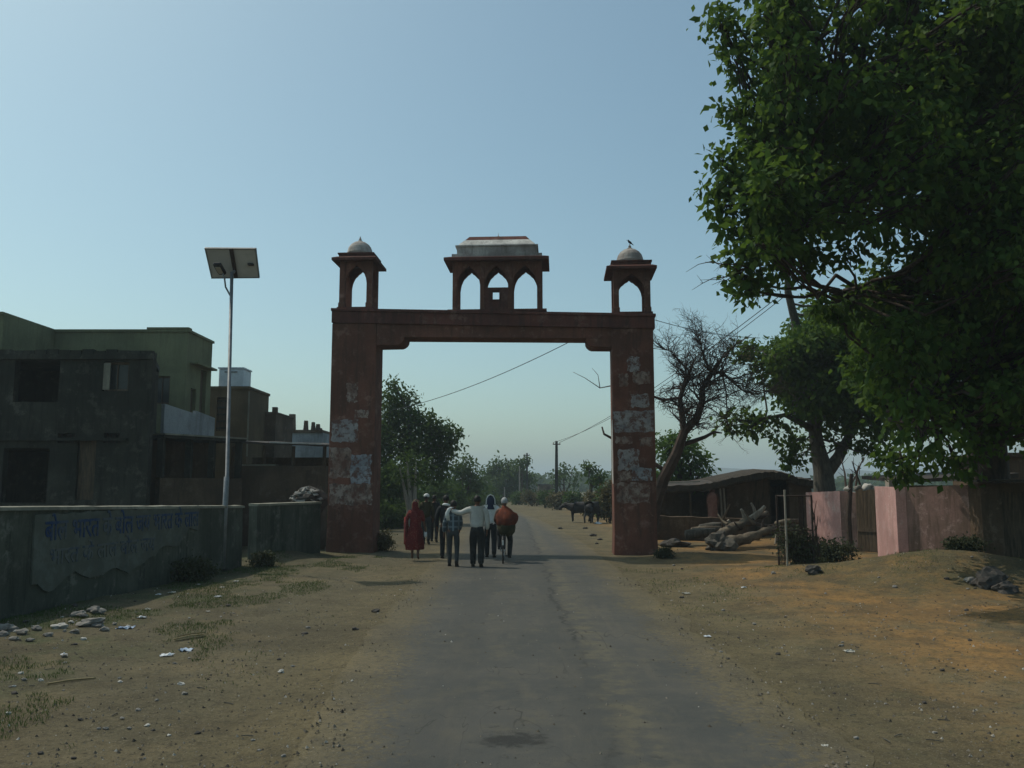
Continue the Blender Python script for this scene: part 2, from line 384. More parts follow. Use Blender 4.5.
def road():
    ys = []; y = -40
    while y < 118: ys.append(y); y += .12 if 0 < y < 30 else 1
    nx = 28; vs = []; uv = []
    for y in ys:
        c, hw = road_c(max(y, 0))
        el = .16*mn.noise(Vector((y*.8, 1, 0)))+.10*mn.noise(Vector((y*3.1, 5, 0))); er = .16*mn.noise(Vector((y*.8, 9, 0)))+.10*mn.noise(Vector((y*3.1, 15, 0)))
        for i in range(nx+1):
            t = i/nx; x0 = c-hw+el; x1 = c+hw+er; x = x0+(x1-x0)*t
            z = hgt(x, y)+.006+.0006*max(y-20, 0)+.014*(1-(2*t-1)**4)+.006*mn.noise(Vector((x*.9, y*.5, 3)))
            vs.append((x, y, z)); uv.append((t, y))
    n_ = nx+1; fs = [(j*n_+i, j*n_+i+1, (j+1)*n_+i+1, (j+1)*n_+i) for j in range(len(ys)-1) for i in range(nx)]
    me = bpy.data.meshes.new('road'); me.from_pydata(vs, [], fs); me.polygons.foreach_set('use_smooth', [True]*len(fs))
    ul = me.uv_layers.new(name='UVMap'); 
    for l in me.loops: ul.data[l.index].uv = uv[l.vertex_index]
    n = N('worn_asphalt')
    su = n.new('ShaderNodeSeparateXYZ'); n.L(n.tc.outputs['UV'], su.inputs[0]); U = su.outputs[0]
    sep = n.new('ShaderNodeSeparateXYZ'); n.L(n.co(), sep.inputs[0]); X, Y = sep.outputs[0], sep.outputs[1]
    a = n.noise(.5, 7, .6); b = n.noise(2.6, 9, .72); c = n.noise(16, 6, .75); d = n.noise(90, 4, .7); lo = n.noise(1.2, 8, .65, sc=(2.0, .28, 1))
    col = n.mix(n.mapr(a, .35, .65), (.066, .068, .063), (.085, .083, .074))
    col = n.mix(n.mapr(b, .46, .70, 0, .55), col, (.115, .104, .082))
    col = n.mix(n.mapr(lo, .5, .68, 0, .5), col, (.12, .108, .085))
    edge = n.math('ABSOLUTE', n.math('SUBTRACT', U, .5)); e2 = n.math('ADD', edge, n.math('MULTIPLY', n.math('SUBTRACT', b, .5), .35))
    e2 = n.math('ADD', e2, n.math('MULTIPLY', n.math('SUBTRACT', a, .5), .25))
    scol, snb = soil(n, X, Y)
    col = n.mix(n.math('MULTIPLY', n.mapr(n.noise(1.7, 9, .8, loc=(4, 4, 4)), .50, .66), .5), col, (.118, .106, .075))
    # the seam of an old patch running along the lane, right of the middle
    seam = n.math('ABSOLUTE', n.math('SUBTRACT', n.math('ADD', X, n.math('MULTIPLY', n.math('SUBTRACT', n.noise(.9, 6, .7), .5), .9)), .78))
    strip = n.mapr(n.math('ABSOLUTE', n.math('SUBTRACT', n.math('ADD', X, n.math('MULTIPLY', b, .5)), 1.28)), .05, .32, 1, 0)
    col = n.mix(n.math('MULTIPLY', strip, n.mapr(b, .40, .62, .0, .65)), col, (.135, .12, .08))
    col = n.mix(n.math('MULTIPLY', n.mapr(seam, .0, .06, .8, 0), n.mapr(a, .44, .56)), col, (.028, .028, .026))
    # tar patch on the near lane
    dx = n.math('DIVIDE', n.math('SUBTRACT', X, -.01), .30); dy = n.math('DIVIDE', n.math('SUBTRACT', Y, 6.95), .20)
    rr = n.math('SQRT', n.math('ADD', n.math('MULTIPLY', dx, dx), n.math('MULTIPLY', dy, dy))); rr = n.math('ADD', rr, n.math('MULTIPLY', n.math('SUBTRACT', n.noise(7, 5, .7), .5), 2.6))
    col = n.mix(n.mapr(rr, .45, 1.15, .7, 0), col, (.022, .022, .021))
    cr = n.math('ABSOLUTE', n.math('SUBTRACT', n.noise(.9, 3, .55, sc=(1.5, .5, 1), dist=.6), .5))
    col = n.mix(n.math('MULTIPLY', n.mapr(cr, 0, .006, .7, 0), n.mapr(a, .46, .58)), col, (.035, .035, .032))
    col = n.mix(n.mapr(d, .55, .8, 0, .5), col, (.17, .16, .14)); col = n.mix(n.mapr(c, .55, .75, 0, .35), col, (.045, .045, .042))
    for tx in (-.62, .72): col = n.mix(n.mapr(n.math('ABSOLUTE', n.math('SUBTRACT', n.math('ADD', X, n.math('MULTIPLY', a, .3)), tx+.15)), .08, .38, .30, 0), col, (.060, .061, .056))
    col = n.mix(n.mapr(n.noise(5, 7, .8, loc=(8, 2, 1)), .58, .68, 0, .6), col, (.038, .038, .036))
    cover = n.mapr(e2, .40, .52); crumbs = n.math('MULTIPLY', n.mapr(n.math('ADD', edge, n.math('MULTIPLY', c, .5)), .56, .68), .8)
    cover = n.math('MAXIMUM', n.math('MAXIMUM', cover, crumbs), n.mapr(edge, .44, .49))
    col = n.mix(cover, col, scol)
    nb = n.bump(c, .6, .010); nb = n.bump(d, .7, .006, nb)
    me.materials.append(n.end(col, .92, nb, .15)); o = link(me, 'road'); o['kind'] = 'structure'
road()
def hills():
    n = N('scrub_hillside'); col = n.mix(n.noise(.01), (.04, .05, .03), (.06, .06, .04)); m = n.end(col, .95)
    for nm, D, x0, x1, H, sd_ in (('hills', 1450, -1500, 1900, 40, 3),):
        vs = []; fs = []; nx, ny = 120, 10
        for j in range(ny+1):
            for i in range(nx+1):
                x = x0+(x1-x0)*i/nx; t = j/ny
                e = smooth(x0, x0+500, x)*(1-smooth(x1-500, x1, x))
                top = H*(.40+.60*smooth(-100, 420, x))*(.85+.4*mn.noise(Vector((x*.0022, 3, 0)))++.30*mn.noise(Vector((x*.006, 5, 0)))+.06*mn.noise(Vector((x*.03, 5, 0))))*e
                vs.append((x, D-350+700*t, -2+top*math.sin(math.pi*t)))
        for j in range(ny):
            for i in range(nx): fs.append((j*(nx+1)+i, j*(nx+1)+i+1, (j+1)*(nx+1)+i+1, (j+1)*(nx+1)+i))
        me = bpy.data.meshes.new(nm); me.from_pydata(vs, [], fs); me.materials.append(m)
        me.polygons.foreach_set('use_smooth', [True]*len(fs)); o = link(me, nm); o['kind'] = 'structure'
hills()
HAZE = True
if HAZE:
    mb = MB(); mb.box((-3700, -60, -3), (3700, 3700, 60))
    hz = mb.build('haze', None); hz['kind'] = 'stuff'
    m = bpy.data.materials.new('haze_air'); m.use_nodes = True; t = m.node_tree; t.nodes.clear()
    out = t.nodes.new('ShaderNodeOutputMaterial'); v = t.nodes.new('ShaderNodeVolumePrincipled')
    v.inputs['Color'].default_value = (.80, .93, 1.0, 1); v.inputs['Density'].default_value = .00085; v.inputs['Anisotropy'].default_value = .2
    t.links.new(v.outputs[0], out.inputs['Volume']); hz.data.materials.append(m)
def faded(name, col, under, lo):
    n = N(name); c_ = n.mix(n.mapr(n.noise(7, 7, .75), lo, lo+.12), col, under)
    return n.end(n.mix(n.mapr(n.noise(1.5, 5, .6, loc=(3, 3, 3)), .45, .65, 0, .7), c_, under), .9)
M['ink'] = faded('faded_blue_paint', (.018, .045, .12), (.11, .122, .115), .50)
M['ink_faint'] = faded('washed_out_blue_paint', (.045, .065, .10), (.12, .13, .12), .44)
# ================= gateway =================
PHI = R(3.2); U = Vector((math.cos(PHI), -math.sin(PHI), 0)); V = Vector((math.sin(PHI), math.cos(PHI), 0)); C0 = Vector((-.6, 25.55, 0))
def gw(p): return C0+U*p[0]+V*p[1]+Vector((0, 0, p[2]))
def gp(px, py):   # photo position -> (u, z) in the plane of the gate's front
    d = ray(px, py); nrm = V; o = Vector((0, 0, CAMZ)); t = (C0-o).dot(nrm)/d.dot(nrm); q = o+d*t
    return (q-C0).dot(U), q.z
gate = thing('gateway', 'tall faded red gateway spanning the road with three arched kiosks on its beam', 'gateway', tuple(C0))
def gpart(name, mb, m, parent=gate, **k):
    mb.xf = gw; return mb.build(name, m, parent, **k)
def gz(px, py): return gp(px, py)[1]
def gu(px, py=430): return gp(px, py)[0]
TH = 1.0
uL0, uL1 = gu(329.5), gu(374.5); uR0, uR1 = gu(613), gu(655.2)
zbL, zbR = gz(380, 336.5), gz(610, 338); zt0, zt1 = gz(333, 309.5), gz(655, 315)
def gzv(py, v, px=497):
    z = gz(px, py); return CAMZ+(z-CAMZ)*(1+v/25.6)
def topz(u): t = (u-uL0)/(uR1-uL0); return zt0+(zt1-zt0)*t
def botz(u): t = (u-uL1)/(uR0-uL1); return zbL+(zbR-zbL)*t
def pillar(u0, u1):
    mb = MB(); zb = topz((u0+u1)/2)-.42
    zs = [-.35, .6, 2.4, 4.6, zb]
    rings = []
    for i, z in enumerate(zs):
        g = .035 if i < 1 else 0
        rings.append([(u0-g, -g, z), (u1+g, -g, z), (u1+g, TH+g, z), (u0-g, TH+g, z)])
    mb.loft(rings); o = gpart('pillar', mb, M['gate'], bevel=.012)
    return o
pl = pillar(uL0, uL1); pr = pillar(uR0, uR1)
# beam, parapet, cap courses
mb = MB()
def slab(mb, u0, u1, dz0, dz1, v0, v1, fz0, fz1):
    mb.hexa([(u0, v0, fz0(u0)+dz0), (u1, v0, fz0(u1)+dz0), (u1, v1, fz0(u1)+dz0), (u0, v1, fz0(u0)+dz0),
             (u0, v0, fz1(u0)+dz1), (u1, v0, fz1(u1)+dz1), (u1, v1, fz1(u1)+dz1), (u0, v1, fz1(u0)+dz1)])
slab(mb, uL1+.003, uR0-.003, 0, -.42, .04, TH-.04, botz, topz); gpart('beam', mb, M['gate'])
mb = MB(); slab(mb, uL0-.012, uR1+.05, -.42, -.06, -.05, TH+.05, topz, topz); gpart('parapet', mb, M['gate_trim'], bevel=.01)
mb = MB(); slab(mb, uL0-.03, uR1+.08, -.06, .03, -.10, TH+.10, topz, topz); gpart('cornice', mb, M['gate_trim'], bevel=.01)
# rounded corbels under the beam
for (u0, u1, s) in ((uL1, gu(404, 343), 1), (uR0, gu(586, 343), -1)):
    prof = []; z1 = botz(u0)-.003; h = .30; w_ = abs(u1-u0); q = .16
    pts = [(0, z1), (w_, z1)]+[(w_-q+q*math.cos(a), z1-.10+q*0-q*math.sin(a)) for a in [R(x) for x in (0, 22, 45, 68, 90)]]+[(0, z1-.10-q)]
    pts = [(0, z1), (w_, z1), (w_-.01, z1-.09), (w_-.05, z1-.16), (w_-.12, z1-.22), (w_-.20, z1-.25), (0, z1-.26)]
    mb = MB(); mb.loft([[(u0+s*(x+.002), v, z) for x, z in pts] for v in (.02, TH-.02)]); gpart('corbel', mb, M['gate'])
# posters and limewashed notices stuck to the pillars, each with its own outline
def poster_on(px0, py0, px1, py1, m, seed, name='poster', parent=None):
    (u0, z1), (u1, z0) = gp(px0, py0), gp(px1, py1); r = random.Random(seed); mb = MB(); sx_ = r.uniform(-.05, .05)
    pts = []
    n = 9
    for a, b in (((u0, z0), (u1, z0)), ((u1, z0), (u1, z1)), ((u1, z1), (u0, z1)), ((u0, z1), (u0, z0))):
        for i in range(n):
            t = i/n; j = .03
            pts.append((a[0]+(b[0]-a[0])*t+r.uniform(-j, j), a[1]+(b[1]-a[1])*t+r.uniform(-j, j)))
    mb.loft([[(x, v, z) for x, z in pts] for v in (-.008, -.001)]); gpart(name, mb, m, parent)
for a in ((332, 420, 358, 442, 'poster_pale', 1), (351, 455, 371, 484, 'poster_blue', 2), (330, 448, 350, 478, 'poster_torn', 3), (330, 484, 372, 505, 'poster_torn', 4), (347, 383, 357, 402, 'poster_torn', 5), (355, 410, 368, 418, 'poster_torn', 22)):
    poster_on(*a[:4], M[a[4]], a[5], parent=pl)
for a in ((613.5, 411, 654, 432, 'poster_pale', 6), (627, 357, 640, 371, 'poster_pale', 7), (631, 394, 649, 407, 'poster_pale', 8), (618, 449, 639, 470, 'poster_pale', 9), (632, 468, 652, 481, 'poster_blue', 10), (617, 483, 650, 503, 'poster_torn', 11), (618, 471, 631, 481, 'poster_torn', 13), (619, 374, 628, 386, 'poster_torn', 31), (640, 437, 653, 446, 'poster_torn', 32), (616, 436, 632, 444, 'poster_torn', 33), (633, 372, 650, 384, 'poster_torn', 36)):
    poster_on(*a[:4], M[a[4]], a[5], parent=pr)
# pale ragged strip on the inner cheek of the right pillar
mb = MB(); r = random.Random(5); zz = [2.05, 2.4, 2.8, 3.2, 3.6, 3.95]
pts = [(.06+r.uniform(0, .05), z) for z in zz]+[(.62+r.uniform(-.25, .15), z) for z in zz[::-1]]
mb.loft([[(u, v, z) for v, z in pts] for u in (uR0-.008, uR0-.001)]); gpart('poster', mb, M['roof_white'], pr)

def arch_z(t, zs, H):
    t = abs(t); return zs+H*(.88*max(0, 1-t**2.3)**.62+.12*max(0, 1-t*2.6))-.022*abs(math.sin(t*math.pi*3))*(1-t**4)
def arcade(mb, u0, u1, v0, v1, z0, zs, H, ztop, along='u', fixed=0, samples=22):
    """wall strip above a cusped opening, from u0 to u1"""
    us = [u0+(u1-u0)*i/samples for i in range(samples+1)]
    lo = [min(ztop-.05, arch_z((2*i/samples-1), zs, H)) for i in range(samples+1)]
    def P(a, v, z): return (a, v, z) if along == 'u' else (v, a, z)
    f = [P(a, v0, l) for a, l in zip(us, lo)]; g = [P(a, v1, l) for a, l in zip(us, lo)]
    ft = [P(a, v0, ztop) for a in us]; gt = [P(a, v1, ztop) for a in us]
    n = samples+1; mb.add(f+ft+gt+g, sum([[(i, i+1, n+i+1, n+i), (n+i, n+i+1, 2*n+i+1, 2*n+i), (2*n+i, 2*n+i+1, 3*n+i+1, 3*n+i), (3*n+i, 3*n+i+1, i+1, i)] for i in range(samples)], [])+[(0, n, 2*n, 3*n), (n-1, 4*n-1, 3*n-1, 2*n-1)])
def ring(u0, u1, v0, v1, z): return [(u0, v0, z), (u1, v0, z), (u1, v1, z), (u0, v1, z)]
def chhatri(pxa, pxb, py_e, pxe0, pxe1, py_par, py_par2, pxd0, pxd1, py_dome, py_fin):
    ua, ub = gu(pxa, 285), gu(pxb, 285); z0 = topz((ua+ub)/2)+.03; um = (ua+ub)/2; wd = ub-ua; va, vb = .04, .04+wd*.95; pc_ = 500+um*33
    ov0 = .28; ze0 = gzv(py_e, va-ov0, pc_); ze1 = ze0+.10; cw = .165
    base = MB(); base.loft([ring(ua-.06, ub+.06, va-.03, vb+.03, z0), ring(ua-.06, ub+.06, va-.03, vb+.03, z0+.07)])
    k = gpart('kiosk', base, M['gate_trim'])
    for (x, y) in ((ua, va), (ub-cw, va), (ua, vb-cw), (ub-cw, vb-cw)):
        mb = MB(); mb.loft([ring(x-.02, x+cw+.02, y-.02, y+cw+.02, z0+.07), ring(x-.02, x+cw+.02, y-.02, y+cw+.02, z0+.2), ring(x, x+cw, y, y+cw, z0+.22), ring(x, x+cw, y, y+cw, ze0)]); gpart('column', mb, M['gate'], k)
    hh = ze0-z0; zs = z0+hh*.52; H = hh*.40
    mb = MB()
    arcade(mb, ua+cw, ub-cw, va+.03, va+cw-.03, z0, zs, H, ze0-.002); arcade(mb, ua+cw, ub-cw, vb-cw+.03, vb-.03, z0, zs, H, ze0-.002)
    arcade(mb, va+cw, vb-cw, ua+.03, ua+cw-.03, z0, zs, H, ze0-.002, 'v'); arcade(mb, va+cw, vb-cw, ub-cw+.03, ub-.03, z0, zs, H, ze0-.002, 'v')
    gpart('arches', mb, M['gate'], k)
    e0, e1 = gu(pxe0, 262), gu(pxe1, 262); ov = (e1-e0-wd)/2; uo = (e0+e1)/2-um
    mb = MB(); mb.loft([ring(ua-.02, ub+.02, va-.02, vb+.02, ze0), ring(um+uo-wd/2-ov, um+uo+wd/2+ov, va-ov0, vb+ov0, ze0-.03), ring(um+uo-wd/2-ov, um+uo+wd/2+ov, va-ov0, vb+ov0, ze0+.05), ring(ua-.08, ub+.08, va-.08, vb+.08, ze1+.03)])
    gpart('eave', mb, M['gate_trim'], k)
    zd = gzv(py_par2, va-.03, pc_); mb = MB(); mb.loft([ring(ua-.03, ub+.03, va-.03, vb+.03, ze1), ring(ua-.03, ub+.03, va-.03, vb+.03, zd-.05), ring(ua-.06, ub+.06, va-.06, vb+.06, zd-.048), ring(ua-.06, ub+.06, va-.06, vb+.06, zd)]); gpart('drum', mb, M['gate_trim'], k)
    m = (va+vb)/2; d0, d1 = gu(pxd0, 250), gu(pxd1, 250); rad = (d1-d0)/2*(1+m/25.6); zt = gzv(py_dome, m, pc_); h = zt-zd; c = (um, m, zd)
    prof = [(rad*.98, 0), (rad*1.0, .06), (rad*1.03, .10), (rad*.97, h*.35), (rad*.95, h*.42), (rad*.88, h*.58), (rad*.72, h*.76), (rad*.46, h*.91), (rad*.2, h*.985), (.03, h)]
    mb = MB(); mb.lathe(c, prof, 28); gpart('dome', mb, M['dome'], k)
    zf = gzv(py_fin, m, pc_)
    mb = MB(); mb.lathe((um, m, zt-.02), [(.07, 0), (.08, .03), (.04, .06), (.045, .10), (.02, .13), (.012, max(.16, zf-zt))], 10)
    gpart('finial', mb, M['dome'], k)
    return gw((um, m, zt+.12))
chhatri(339, 371.5, 258.5, 333.5, 378, 256, 252.5, 345.5, 370.5, 241.5, 236)
birdp = chhatri(613.5, 650.5, 267, 606, 656, 264, 260, 618, 645, 248.5, 246)
# centre pavilion
ua, ub = gu(452.5, 285), gu(542, 285); va, vb = .0, .98; z0 = topz((ua+ub)/2)+.03; ze0 = gzv(258.5, va-.3); ze1 = ze0+.10
mb = MB(); mb.loft([ring(ua-.14, ub+.14, va-.08, vb+.08, z0-.001), ring(ua-.14, ub+.14, va-.08, vb+.08, z0+.06)]); pav = gpart('pavilion', mb, M['gate_trim'])
cols = [(452.5, 457), (480, 484.5), (508, 512.5), (537, 542)]; cu = [(gu(a, 285), gu(b, 285)) for a, b in cols]
for (a, b) in cu:
    for (p, q) in ((va, va+.15), (vb-.15, vb)):
        mb = MB(); mb.loft([ring(a, b, p, q, z0+.06), ring(a, b, p, q, ze0)]); gpart('column', mb, M['gate'], pav, bevel=.01)
mb = MB(); zs = z0+(ze0-z0)*.52; H = (ze0-z0)*.40
for i in range(3):
    for (p, q) in ((va+.025, va+.125), (vb-.125, vb-.025)): arcade(mb, cu[i][1], cu[i+1][0], p, q, z0, zs, H, ze0-.002)
for (p, q) in ((cu[0][0]+.03, cu[0][1]-.03), (cu[3][0]+.03, cu[3][1]-.03)): arcade(mb, va+.15, vb-.15, p, q, z0, zs, H, ze0-.002, 'v')
gpart('arches', mb, M['gate'], pav)
# framed block with a square hole standing in the middle arch
(fu0, fz1), (fu1, _) = gp(483.5, 287.5), gp(508.8, 287.5); fz0 = z0+.06; hu0, hu1 = gu(492.3, 295), gu(499.3, 295); hz1, hz0 = gz(495, 291), gz(495, 299.5)
mb = MB(); v0, v1 = va-.01, va+.22; fu0 = cu[1][1]+.002; fu1 = cu[2][0]-.002
for a in ((fu0, fz0, hu0, fz1), (hu1, fz0, fu1, fz1), (hu0, fz0, hu1, hz0), (hu0, hz1, hu1, fz1)): mb.box((a[0], v0+.02, a[1]), (a[2], v1, a[3]))
gpart('plaque', mb, M['gate_trim'], pav)
mb = MB(); t = .035
for a in ((hu0-t, hz0-t, hu0, hz1+t), (hu1, hz0-t, hu1+t, hz1+t), (hu0, hz0-t, hu1, hz0), (hu0, hz1, hu1, hz1+t)): mb.box((a[0], v0-.02, a[1]), (a[2], v0+.017, a[3]))
gpart('frame', mb, M['gate_trim'], pav)
e0, e1 = gu(445, 258), gu(549, 258)
mb = MB(); mb.loft([ring(ua-.02, ub+.02, va-.02, vb+.02, ze0), ring(e0, e1, va-.3, vb+.3, ze0-.03), ring(e0, e1, va-.3, vb+.3, ze0+.06), ring(ua-.08, ub+.08, va-.1, vb+.1, ze1+.03)])
gpart('eave', mb, M['gate_trim'], pav)
def ru(px): return gu(px, 250)
zz = [gzv(253.5, va-.05), gzv(250.5, va), gzv(246.5, va), gzv(245, va), gzv(239.5, va+.25), gzv(236, va+.35)]
mb = MB(); mb.loft([ring(ru(452), ru(542), va-.06, vb+.06, ze1), ring(ru(452), ru(542), va-.06, vb+.06, zz[0]), ring(ru(457), ru(536.5), va-.02, vb+.02, zz[0]+.002), ring(ru(457), ru(537), va-.02, vb+.02, zz[2]), ring(ru(455.5), ru(538), va-.05, vb+.05, zz[2]+.002), ring(ru(455.5), ru(538), va-.05, vb+.05, zz[3])]); gpart('roof', mb, M['dome'], pav)
mb = MB(); mb.loft([ring(ru(458), ru(535.5), va-.01, vb+.01, zz[3]+.002), ring(ru(459), ru(534.5), va+.03, vb-.03, zz[3]+.05), ring(ru(463.5), ru(530), va+.22, vb-.22, zz[4]-.03), ring(ru(465), ru(528.5), va+.27, vb-.27, zz[4])]); gpart('vault', mb, M['roof_white'], pav)
mb = MB(); mb.loft([ring(ru(464.5), ru(529), va+.26, vb-.26, zz[4]+.002), ring(ru(468), ru(525.5), va+.40, vb-.40, zz[5])]); gpart('ridge', mb, M['gate_trim'], pav)
mb = MB(); mb.lathe(((ua+ub)/2, (va+vb)/2, zz[5]-.01), [(.05, 0), (.03, .04), (.008, .07), (.006, .14)], 8); gpart('finial', mb, M['dome'], pav)

# crow on the right dome
def crow(p):
    t = thing('crow', 'small dark crow perched on the right-hand dome of the gateway', 'bird', tuple(p))
    x, y, z = p; k = 1.0
    nd = [((x, y, z+.13), .055), ((x+.06, y, z+.10), .045), ((x+.12, y, z+.05), .022), ((x+.20, y, z-.02), (.03, .008)), ((x-.05, y, z+.19), .045), ((x-.075, y, z+.245), .032), ((x-.10, y, z+.25), .026)]
    nd = [((x+(a[0]-x)*.62, a[1], z+(a[2]-z)*.62), (tuple(q*.72 for q in b) if hasattr(b, '__len__') else b*.72)) for a, b in nd]
    b = skin('body', nd, [(0, 1), (1, 2), (2, 3), (0, 4), (4, 5), (5, 6)], M['feather'], t)
    mb = MB(); mb.tube([(x-.075, y, z+.155), (x-.105, y, z+.148)], [.010, .002], 6); mb.build('beak', M['beak'], t)
    for s in (-1, 1):
        mb = MB(); mb.tube([(x+.01, y+s*.018, z+.06), (x, y+s*.02, z-.11)], .006, 5); mb.build('leg', M['beak'], t)
crow(birdp)

# ================= left boundary wall =================
A = Vector((-8.35, 3.5, 0)); B = Vector((-6.70, 21.4, 0))
def wx(y): return A.x+(B.x-A.x)*(y-A.y)/(B.y-A.y)
def wh(y): return 1.69-(y-12.5)*.0213 if y > 12.5 else 1.69+(12.5-y)*.004
wl = thing('boundary_wall', 'long dark plastered boundary wall with faded blue Hindi lettering beside the road', 'wall', (wx(12), 12, 0))
mb = MB(); rings = []
for i in range(31):
    y = A.y+(B.y-A.y)*i/30; x = wx(y); h = wh(y); b = .02*mn.noise(Vector((y*1.1, 0, 0)))
    rings.append([(x+b+.03, y, -.3), (x+b, y, h-.06), (x-.24, y, h-.06), (x-.26, y, -.3)])
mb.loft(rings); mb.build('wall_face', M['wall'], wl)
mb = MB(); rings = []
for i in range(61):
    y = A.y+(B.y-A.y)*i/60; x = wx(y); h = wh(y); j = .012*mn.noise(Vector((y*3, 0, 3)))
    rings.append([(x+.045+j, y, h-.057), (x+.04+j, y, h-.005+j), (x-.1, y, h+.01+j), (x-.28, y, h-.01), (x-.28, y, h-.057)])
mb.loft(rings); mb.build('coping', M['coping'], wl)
# whitewashed sign panel with the painted line of Hindi
y0, y1 = 13.35, 18.9
mb = MB(); rr = random.Random(3); pts = []
wv = lambda y, z: wx(y)+.030+.02*mn.noise(Vector((y*1.1, 0, 0)))*(1-0)+.03*(1-z/1.6)*.9
top = [(y0+(y1-y0)*i/40, 1.55+rr.uniform(-.02, .015)) for i in range(41)]
bot = [(y, .45+.55*smooth(16, 18.9, y)+.25*mn.noise(Vector((y*1.7, 0, 0)))+rr.uniform(-.03, .03)) for y, _ in top]
f = [(wv(y, z)+.004, y, z) for y, z in top]; g = [(wv(y, z)+.004, y, z) for y, z in bot]; f2 = [(a-.03, b, c) for a, b, c in f]; g2 = [(a-.03, b, c) for a, b, c in g]
mb.loft([[f[i], g[i], g2[i], f2[i]] for i in range(41)]); mb.build('sign_panel', M['paint_panel'], wl)
def lettering(txt, size, yc0, z, parent, name='lettering', m=None, fit=None):
    cu_ = bpy.data.curves.new('t', 'FONT'); cu_.body = txt; cu_.size = size; cu_.extrude = .003; cu_.offset = size*.012
    o = bpy.data.objects.new('t', cu_); COL.objects.link(o); bpy.context.view_layer.update()
    me = bpy.data.meshes.new_from_object(o.evaluated_get(bpy.context.evaluated_depsgraph_get())); bpy.data.objects.remove(o)
    wid = max(v.co.x for v in me.vertices)
    kx = fit/wid if fit else 1
    for v in me.vertices:
        y = yc0+v.co.x*kx; zz_ = z+v.co.y; v.co = Vector((wv(y, zz_)+.012+v.co.z, y, zz_))
    me.materials.clear(); me.materials.append(m); print('TEXT width', wid, 'verts', len(me.vertices))
    return link(me, name, parent)
lettering('बोल भारत के बोल जय भारत के लाल', .47, 13.6, 1.13, wl, m=M['ink'], fit=5.3)
lettering('भारत के लाल बोल जय', .38, 13.75, .74, wl, m=M['ink_faint'], fit=3.3)
# second wall section beyond the gap
wl2 = thing('low_wall', 'short plain grey wall section between the gap and the left gate pillar', 'wall', (-6.4, 23.5, 0))
mb = MB(); p0, p1 = Vector((-6.62, 22.3, 0)), Vector((-5.62, 25.2, 0)); nn = Vector((-(p1-p0).y, (p1-p0).x, 0)).normalized()*.24
rings = []; rc = []
for i in range(13):
    q = p0.lerp(p1, i/12); h = 1.52+.01*mn.noise(Vector((i*.8, 0, 0)))
    rings.append([q+Vector((.03, 0, -.3)), q+Vector((0, 0, h-.06)), q+nn+Vector((0, 0, h-.06)), q+nn+Vector((0, 0, -.3))])
    rc.append([q-nn*.15+Vector((0, 0, h-.057)), q-nn*.15+Vector((0, 0, h)), q+nn*1.1+Vector((0, 0, h+.01)), q+nn*1.1+Vector((0, 0, h-.057))])
mb.loft(rings); mb.build('wall_face', M['wall'], wl2); mb = MB(); mb.loft(rc); mb.build('coping', M['coping'], wl2)
# heap of pale slabs behind that wall
mb = MB(); mb.box((-6.9, 26.3, -.2), (-5.9, 27.3, 1.45)); bl = mb.build('plinth', M['mud'], None, bevel=.05, origin=(-6.4, 26.8, 0)); tag(bl, 'rough mud plinth behind the low wall carrying a heap of pale slabs', 'plinth')
mb = MB(); mb.blob((-6.35, 26.75, 1.50), (.55, .45, .42), .25, 77, 3); o = mb.build('rubble', M['stone_dark'], None, origin=(-6.35, 26.75, 1.45)); tag(o, 'dark core of rubble under the pale slabs beside the left gate pillar', 'rubble')
rr = random.Random(12)
for i in range(34):
    an = rr.uniform(-.2, 3.4); t_ = rr.random(); x = -6.35-.50*math.cos(an)*t_; z = 1.52+.40*(1-t_**2)*rr.uniform(.8, 1.05); mb = MB(); q = (x, 26.38+.2*(1-t_)+rr.uniform(-.03, .05), z)
    sz = (rr.uniform(.05, .15), rr.uniform(.05, .1), rr.uniform(.012, .035)); rot = Matrix.Rotation(rr.uniform(-.7, .7), 3, 'Y') @ Matrix.Rotation(rr.uniform(-.5, .5), 3, 'X') @ Matrix.Rotation(rr.uniform(0, 3), 3, 'Z')
    mb.box((-sz[0], -sz[1], -sz[2]), sz, rot, q)
    o = mb.build('slab', M['stone_pale' if i % 3 else 'stone'], None, origin=q, bevel=.006); tag(o, 'pale broken slab in the heap beside the left gate pillar', 'slab', 'broken slabs heaped by the left gate pillar')

